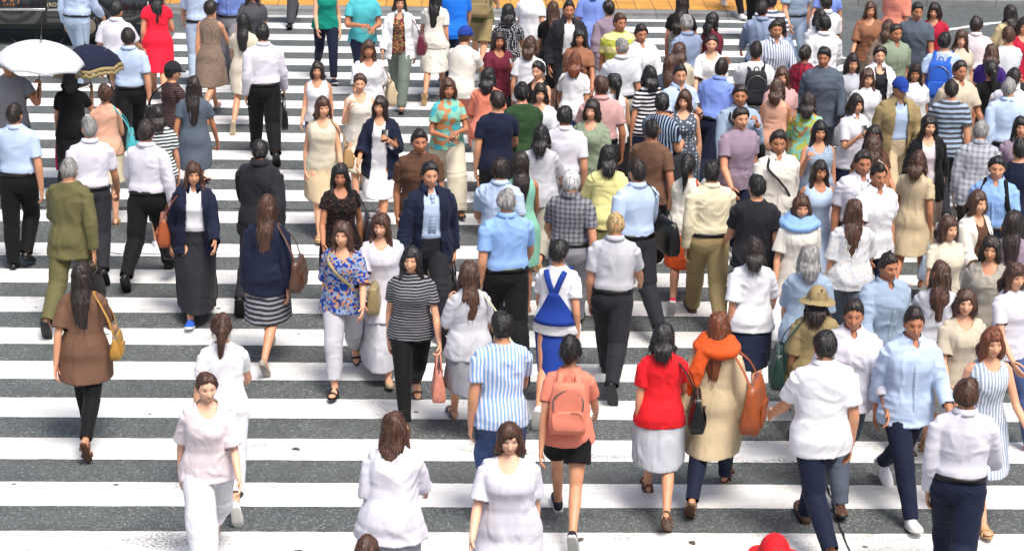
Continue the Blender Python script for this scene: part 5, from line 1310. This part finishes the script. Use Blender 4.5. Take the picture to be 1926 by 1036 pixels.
person('d98b', 3.102, 16.624, 174, 1.66, 'f', 'R', 'd', 'bob:grey', 'blouse:steel', 'skirt:darkgreen', 'sandal:black', 'grey-haired woman in a blue-grey blouse and dark green skirt')
person('d99', 3.004, 15.665, 172, 1.6, 'f', 'L', 'd', 'bob:dark', 'blouse:khaki', 'capri:stone', 'sandal:tan', 'woman in a khaki sun hat and khaki blouse', hat='sunhat:khaki')
person('d99b', 2.810, 14.177, 191, 1.74, 'm', 'R', 'd', 'short:black', 'ushirt:white', 'jeans:navy', 'leather:brown', 'man in an untucked white shirt and navy jeans seen from behind', girth=1.1)
person('d100', 3.656, 16.219, 15, 1.72, 'm', 'L', 'd', 'short:dark', 'lshirt:steel', 'trousers:grey', 'leather:brown', 'man in a blue-grey shirt walking towards the camera right of the khaki sun hat', skin='c')
person('d101', 3.581, 14.810, 11, 1.72, 'm', 'R', 'd', 'short:dark', 'lshirt:paleblue', 'jeans:navy', 'sneaker:white', 'man in a pale blue untucked shirt and navy jeans, facing the camera', skin='c')
person('d102', 3.631, 13.332, 164, 1.68, 'm', 'L', 'd', 'short:brown', 'shirt:lilac', 'trousers:navy', 'leather:black', 'brown-haired man in a white-lilac shirt at the bottom right corner, back turned', girth=1.05)
person('d103', 4.127, 14.653, 9, 1.64, 'f', 'R', 'd', 'bob:auburn', 'sundress:steel/vs:white:40', '', 'sandal:tan', 'woman in a blue-grey and white striped sleeveless dress at the right edge', skin='a')
person('d104', 4.495, 17.662, 13, 1.62, 'f', 'L', 'd', 'bob:brown', 'kneedress:ivory', '', 'sandal:tan', 'woman in an ivory dress, facing the camera, right of the blue-grey shirt', skin='a')
person('d111', 3.805, 23.087, 158, 1.6, 'f', 'L', 'd,b', 'bob:brown', 'tank:peach', 'skirt:stone', 'sandal:tan', 'brown-haired woman in a peach vest top, right of the blue-grey shirt', skin='c', near=False)
person('d112', 4.077, 22.545, 170, 1.58, 'f', 'R', 'd', 'bob:dark', 'blouse:lime/floral:mint:22', 'skirt:brown', 'sandal:tan', 'woman in a yellow and green flowered blouse', near=False)
person('d108', 1.959, 11.003, 172, 1.62, 'f', 'L', 'd', 'bob:brown', 'tee:crimson', 'skirt:white', 'sandal:tan', 'woman in a red sun hat cut by the bottom edge, right of centre', hat='sunhat:red')
person('d114', 7.592, 26.800, 11, 1.62, 'f', 'L', 'd', 'bob:dark', 'blouse:crimson', 'skirt:charcoal', 'sandal:black', 'woman in crimson cut by the right edge at the top', near=False)
person('d115', 5.757, 19.995, 164, 1.7, 'm', 'R', 'd', 'short:black', 'tee:navy', 'trousers:charcoal', 'sneaker:black', 'man in a navy t-shirt cut by the right edge')
person('d116', 4.142, 16.323, 172, 1.62, 'f', 'R', 'd', 'wavy:brown', 'blouse:palegrey', 'shorts:white', 'sandal:tan', 'woman in pale grey blouse and white shorts, bare legs', skin='a')
person('d117', 4.711, 16.223, 23, 1.66, 'f', 'L', 'd', 'bob:brown', 'tee:lilac', 'jeans:denim', 'sneaker:pink', 'woman in whitish lilac t-shirt and jeans cut by the right edge', skin='a')
person('f1', 3.757, 18.116, 176, 1.62, 'f', 'L', 'd', 'long:brown', 'blouse:fog/mesh:sand:40', 'capri:slate', 'sandal:tan', 'long-haired woman in a cream-flecked grey blouse left of two white shirts')
person('f2', 2.937, 18.585, 183, 1.7, 'm', 'R', 'd', 'short:black', 'tee:charcoal', 'jeans:navy', 'sneaker:black', 'man in a plain charcoal t-shirt right of the cream shirt and khaki trousers')
person('f3', 4.171, 15.632, 2, 1.62, 'f', 'L', 'd', 'bob:brown', 'tunic:sand', 'shorts:white', 'sandal:tan', 'woman in a sand tunic and white shorts with bare legs', skin='a')
person('f4', 3.160, 15.044, 1, 1.7, 'm', 'R', 'd', 'short:dark', 'lshirt:lilac', 'trousers:slate', 'leather:brown', 'man in a loose whitish shirt right of the khaki sun hat', skin='c')
person('f5', 5.123, 17.784, 164, 1.62, 'f', 'L', 'd', 'long:dark', 'tee:mauve', 'skirt:charcoal', 'sandal:black', 'woman in a mauve t-shirt and charcoal skirt at the right edge')
person('f6', 2.683, 16.962, 174, 1.6, 'f', 'L', 'd', 'bob:dark', 'blouse:white', 'skirt:navy', 'pump:black', 'woman in a white blouse and navy skirt beside the road crack')
person('x37', 4.981, 27.057, 179, 1.61, 'f', 'l', 'd', 'bob:dark', 'blouse:fog', 'skirt:slate', 'sandal:black', 'woman in a misty grey blouse and slate skirt', skin='b', girth=0.99, near=False)
person('x36', 5.187, 27.788, 186, 1.7, 'm', 'L', 'd', 'short:dark', 'sshirt:white', 'trousers:slate', 'leather:black', 'man in a plain white business shirt and slate trousers', skin='c', girth=0.95, near=False)
person('x35', 3.965, 23.701, -6, 1.61, 'f', 'L', 'd', 'long:brown', 'tee:rose', 'jeans:denim', 'sneaker:white', 'long-haired woman in a dusty rose t-shirt and jeans', skin='a', girth=1.06, near=False)
person('x34', 6.298, 27.289, -1, 1.7, 'm', 'R', 'd', 'short:black', 'tee:slate', 'jeans:navy', 'sneaker:grey', 'man in a slate blue t-shirt and dark jeans', skin='c', girth=1.06, near=False)
person('x33', 4.398, 20.503, 160, 1.61, 'f', 'R', 'd', 'bob:brown', 'tank:sand', 'skirt:cocoa', 'sandal:brown', 'woman in a sand vest and cocoa skirt', skin='c', girth=1.01)
person('x32', 2.194, 24.712, 193, 1.7, 'm', 'R', 'd', 'crop:grey', 'sshirt:fog', 'trousers:stone', 'leather:brown', 'grey-haired man in a foggy white shirt and stone trousers', skin='b', girth=0.98, near=False)
person('x31', 3.369, 25.517, -5, 1.61, 'f', 'L', 'd', 'pony:dark', 'blouse:white', 'capri:slate', 'sandal:tan', 'woman with a ponytail in a white blouse and slate capris', skin='a', girth=0.95, near=False)
person('x30', 4.245, 27.224, 175, 1.7, 'm', 'R', 'd', 'short:dark', 'lshirt:dustyblue', 'trousers:charcoal', 'leather:black', 'man in a loose dusty blue shirt and charcoal trousers', skin='c', girth=0.95, near=False)
person('x29', 6.143, 21.395, 3, 1.61, 'f', 'R', 'd', 'long:black', 'tunic:mauve', 'slim:black', 'pump:black', 'black-haired woman in a mauve tunic and black leggings', skin='b', girth=1.05)
person('x28', 6.598, 26.010, 4, 1.61, 'f', 'L', 'd', 'wavy:brown', 'kneedress:sand', '', 'sandal:tan', 'wavy-haired woman in a sand-coloured dress', skin='a', girth=0.98, near=False)
person('x27', 1.662, 26.872, 7, 1.7, 'm', 'r', 'd', 'short:black', 'jacket:charcoal', 'trousers:charcoal', 'leather:black', 'man in a charcoal jacket over a white shirt', skin='c', girth=1.05, inner='shirt:white', extras='o', near=False)
person('x26', 1.747, 25.889, -8, 1.61, 'f', 'R', 'd', 'bob:black', 'tee:clay', 'skirt:charcoal', 'sandal:brown', 'woman in a clay brown t-shirt and charcoal skirt', skin='c', girth=1.04, near=False)
person('x25', 7.109, 25.680, 198, 1.7, 'm', 'L', 'd', 'short:brown', 'tee:fog', 'shorts:slate', 'sneaker:white', 'man in a foggy white t-shirt and slate shorts', skin='b', girth=1.04, near=False)
person('x24', 2.260, 27.759, 186, 1.61, 'f', 'L', 'd', 'bun:dark', 'cardigan:mauve', 'skirt:fog', 'pump:beige', 'woman in an open mauve cardigan over cream', skin='a', girth=1.03, inner='tank:cream', near=False)
person('x23', 2.488, 25.584, 17, 1.7, 'm', 'R', 'd', 'short:dark', 'shirt:white', 'trousers:navy', 'leather:black', 'man in a white long-sleeved shirt and navy trousers', skin='c', girth=1.05, near=False)
person('x22', 4.366, 26.520, -20, 1.61, 'f', 'l', 'd', 'long:dark', 'blouse:dustyblue', 'jeans:denim', 'sandal:tan', 'woman in a dusty blue blouse and jeans with long hair', skin='b', girth=1.03, near=False)
person('x21', 6.021, 23.672, 20, 1.7, 'm', 'R', 'd', 'short:dark', 'ushirt:sand', 'jeans:denim', 'sneaker:brown', 'man in an untucked sand shirt and jeans', skin='c', girth=1.02, near=False)
person('x20', 2.708, 22.568, -8, 1.61, 'f', 'L', 'd', 'bob:brown', 'sundress:slate/dots:fog:26', '', 'sandal:black', 'woman in a slate dress with pale dots', skin='a', girth=0.98, near=False)
person('x19', 3.151, 26.234, 206, 1.7, 'm', 'L', 'd', 'short:grey', 'sshirt:dustyblue', 'trousers:slate', 'leather:black', 'grey-haired man in a dusty blue shirt', skin='b', girth=1.03, near=False)
person('x18', 6.525, 24.193, 173, 1.61, 'f', 'L', 'd', 'pony:black', 'tee:black', 'capri:fog', 'sneaker:white', 'woman with black ponytail in a black t-shirt and pale capris', skin='c', girth=0.98, near=False)
person('x17', 2.166, 20.690, 164, 1.7, 'm', 'R', 'd', 'crop:black', 'tee:cocoa', 'trousers:black', 'sneaker:black', 'crop-haired man in a cocoa brown t-shirt', skin='c', girth=0.95)
person('x16', 7.706, 27.780, 192, 1.61, 'f', 'R', 'd', 'wavy:dark', 'blouse:wheat', 'skirt:slate', 'sandal:brown', 'woman in a wheat-yellow blouse and slate skirt', skin='b', girth=0.96, near=False)
person('x15', 4.904, 26.314, 179, 1.7, 'm', 'L', 'd', 'short:black', 'lshirt:white', 'trousers:khaki', 'sneaker:grey', 'man in a loose white shirt and khaki trousers', skin='c', girth=1.02, near=False)
person('x14', 1.123, 22.808, -9, 1.61, 'f', 'R', 'd', 'bob:dark', 'tunic:fog', 'slim:slate', 'sandal:tan', 'woman in a foggy white tunic and slate leggings', skin='a', girth=1.02, near=False)
person('x13', 3.098, 21.037, 24, 1.7, 'm', 'l', 'd', 'short:dark', 'tee:mauve', 'jeans:navy', 'sneaker:white', 'man in a mauve t-shirt and navy jeans', skin='b', girth=1.03)
person('x12', 2.739, 24.351, 166, 1.61, 'f', 'R', 'd', 'long:brown', 'cardigan:slate', 'skirt:sand', 'pump:beige', 'woman in a slate cardigan and sand skirt', skin='c', girth=1.01, inner='tank:cream', near=False)
person('x11', 1.793, 22.559, 193, 1.7, 'm', 'R', 'd', 'short:brown', 'sshirt:rose', 'trousers:charcoal', 'leather:black', 'man in a dusty rose shirt and charcoal trousers', skin='c', girth=1.06, near=False)
person('x10', 1.163, 23.969, -32, 1.61, 'f', 'R', 'd', 'bun:black', 'tank:black', 'longskirt:mauve', 'sandal:black', 'woman in a black vest and long mauve skirt', skin='a', girth=0.98, near=False)
person('x9', 4.179, 25.751, 11, 1.7, 'm', 'r', 'd', 'short:dark', 'shirt:dustyblue/vs:white:30', 'trousers:navy', 'leather:brown', 'man in a striped dusty blue long-sleeved shirt', skin='c', girth=0.99, near=False)
person('x8', 5.824, 27.929, -18, 1.61, 'f', 'L', 'd', 'bob:brown', 'blouse:clay', 'wide:sand', 'sandal:brown', 'woman in a clay brown blouse and wide sand trousers', skin='b', girth=0.97, near=False)
person('x7', 4.447, 27.840, 167, 1.7, 'm', 'R', 'd', 'short:black', 'tee:white/hs:slate:16', 'jeans:denim', 'sneaker:black', 'man in a white t-shirt with broad slate hoops', skin='c', girth=1.06, near=False)
person('x6', 4.958, 23.714, 1, 1.61, 'f', 'L', 'd', 'wavy:brown', 'tee:fog', 'skirt:rose', 'sandal:tan', 'woman in a foggy white t-shirt and rose skirt', skin='a', girth=1.05, near=False)
person('x5', 5.648, 25.598, 19, 1.7, 'm', 'l', 'd', 'crop:dark', 'sshirt:sage', 'trousers:stone', 'leather:brown', 'man in a sage green shirt and stone trousers', skin='c', girth=1.01, near=False)
person('x4', 3.253, 27.909, 157, 1.61, 'f', 'l', 'd', 'long:dark', 'kneedress:black', '', 'pump:black', 'long-haired woman in a plain black dress', skin='b', girth=1.03, near=False)
person('x3', 6.541, 23.260, 159, 1.7, 'm', 'R', 'd', 'short:dark', 'sshirt:lilac', 'trousers:black', 'leather:black', 'man in a whitish lilac shirt and black trousers, deep in the right-hand crowd', skin='c', girth=1.02, near=False)
person('x2', 1.638, 21.801, -18, 1.61, 'f', 'r', 'd', 'bob:dark', 'blouse:sage', 'skirt:sand', 'sandal:tan', 'woman in a sage green blouse and sand skirt', skin='a', girth=1.0, near=False)
person('x1', 2.917, 25.094, 177, 1.61, 'f', 'L', 'd', 'bob:brown', 'tunic:sand', 'capri:charcoal', 'sandal:brown', 'woman in a sand tunic and charcoal capris', skin='c', girth=0.98, near=False)
person('x0', 4.505, 24.088, -6, 1.7, 'm', 'r', 'd', 'short:black', 'closedjacket:slate', 'trousers:slate', 'leather:black', 'man in a buttoned slate suit', skin='c', girth=0.98, near=False)
run_jobs()
umbrella('a1', 1, 'pale blue-white umbrella held open by the man in grey at the far left', 'fog', None, .50)
phone('b26', 1, 'black phone held by the woman in navy cardigan')
phone('c63', 1, 'black phone held by the man in pale blue near the navy stripes')
phone('d77', -1, 'black phone held by the woman in white-lilac collared blouse')
phone('c58', 1, 'black phone held by the woman in burgundy blouse')
umbrella('a7', -1, 'navy lace-trimmed parasol with khaki frills held open over the woman in black')
bag('a10', 'hand', 'black', -1, "black leather bag hanging from the olive-suited man's hand", w=0.36, h=0.3, d=0.12)
bag('a13', 'hand', 'black', -1, 'black holdall beside the lilac long-sleeved shirt', w=0.4, h=0.28, d=0.14)
bag('a18', 'hand', 'black', -1, 'black briefcase carried by the white-shirted man near the top left', w=0.38, h=0.28, d=0.09, name='briefcase')
bag('a7', 'hand', 'pink', 1, 'bright pink tote hanging below the navy parasol', w=0.3, h=0.34, d=0.1, soft=True)
bag('a8', 'shoulder', 'turquoise', -1, 'turquoise shoulder bag against the cream skirt', w=0.32, h=0.3, d=0.12, soft=True)
bag('a12', 'shoulder', 'gold', -1, 'mustard shoulder bag on the cocoa brown top', w=0.26, h=0.2, d=0.09)
bag('a14', 'shoulder', 'black', 1, 'black shoulder bag of the woman in navy and brown stripes', w=0.32, h=0.26)
bag('a20', 'shoulder', 'brown', -1, 'dark brown shoulder bag on the navy jacket with striped skirt', w=0.34, h=0.28)
bag('a105', 'shoulder', 'rust', -1, 'rust brown shoulder bag beside the navy jacket and white shirt', w=0.32, h=0.28)
bag('b24', 'shoulder', 'beige', 1, 'beige shoulder bag by the open-knit blouse', w=0.32, h=0.3, soft=True)
bag('b27', 'shoulder', 'burgundy', 1, 'burgundy shoulder bag under the white jacket', w=0.28, h=0.28)
bag('b30', 'shoulder', 'charcoal', 1, 'charcoal shoulder bag on the black lace dress', w=0.3, h=0.26)
bag('b31', 'cross', 'khaki', 1, 'khaki crossbody bag against the blue patterned blouse', w=0.28, h=0.24)
bag('b36', 'hand', 'salmon', 1, 'salmon pink handbag of the woman in fine stripes', w=0.32, h=0.26, d=0.12)
bag('b33', 'hand', 'black', 1, 'black document case held by the navy-suited businessman', w=0.38, h=0.28, d=0.08, name='briefcase')
bag('b37', 'shoulder', 'cream', -1, 'cream shoulder bag beside the mid-grey skirt', w=0.28, h=0.24)
bag('c42', 'back', 'coral', 1, 'coral backpack above the black shorts', w=0.28, h=0.38, d=0.12, soft=True)
bag('c45', 'shoulder', 'black', -1, 'large black shoulder bag on the pale blue long-sleeved shirt', w=0.4, h=0.32, d=0.13)
bag('c47', 'shoulder', 'tan', 1, 'tan leather shoulder bag on the sleeveless white blouse', w=0.34, h=0.34, d=0.14)
bag('c48', 'shoulder', 'brown', 1, 'brown shoulder bag of the auburn-haired woman', w=0.28, h=0.24)
bag('c57', 'back', 'khaki', 1, 'khaki backpack at the top edge', w=0.3, h=0.44, d=0.17, soft=True)
bag('c62', 'shoulder', 'tan', -1, 'tan shoulder bag below the bold black and white stripes', w=0.3, h=0.26)
bag('c64', 'cross', 'charcoal', -1, 'charcoal messenger bag on the navy striped shirt', w=0.36, h=0.26, d=0.12, soft=True)
bag('c65', 'cross', 'black', 1, 'black messenger bag of the man in a blue-grey shirt facing the camera', w=0.34, h=0.26, d=0.1, soft=True)
bag('c66', 'back', 'charcoal', 1, 'charcoal backpack on a white t-shirt near the top', w=0.28, h=0.4, d=0.14, soft=True)
bag('c95b', 'shoulder', 'orange', -1, 'orange shoulder bag on the off-white vest', w=0.32, h=0.3)
bag('c96', 'shoulder', 'rust', -1, 'large rust-orange leather bag on the beige coat', w=0.44, h=0.38, d=0.16)
bag('c97', 'shoulder', 'black', -1, 'black shoulder bag on the bright red t-shirt', w=0.3, h=0.28)
bag('d78', 'back', 'blue', 1, 'blue backpack on the pale blue t-shirt at top right', w=0.31, h=0.44, d=0.17, soft=True)
bag('d92', 'back', 'black', 1, 'black backpack on the sky blue shirt at the right edge', w=0.3, h=0.42, d=0.16, soft=True)
bag('d87', 'cross', 'charcoal', 1, 'dark messenger bag of the man in loose off-white shirt', w=0.32, h=0.26, d=0.1, soft=True)
bag('d98', 'plastic', 'white', -1, 'white plastic carrier bag beside the off-white tunic', w=0.34, h=0.36, d=0.16)
bag('d99', 'shoulder', 'darkgreen', 1, 'dark green shoulder bag under the khaki blouse', w=0.34, h=0.3)
bag('d90', 'hand', 'steel', -1, 'blue-grey handbag beside the beige dress', w=0.3, h=0.26, d=0.12)
bag('b29', 'shoulder', 'tan', 1, 'tan shoulder bag on the beige skirt', w=0.28, h=0.24)
bpy.context.view_layer.update()
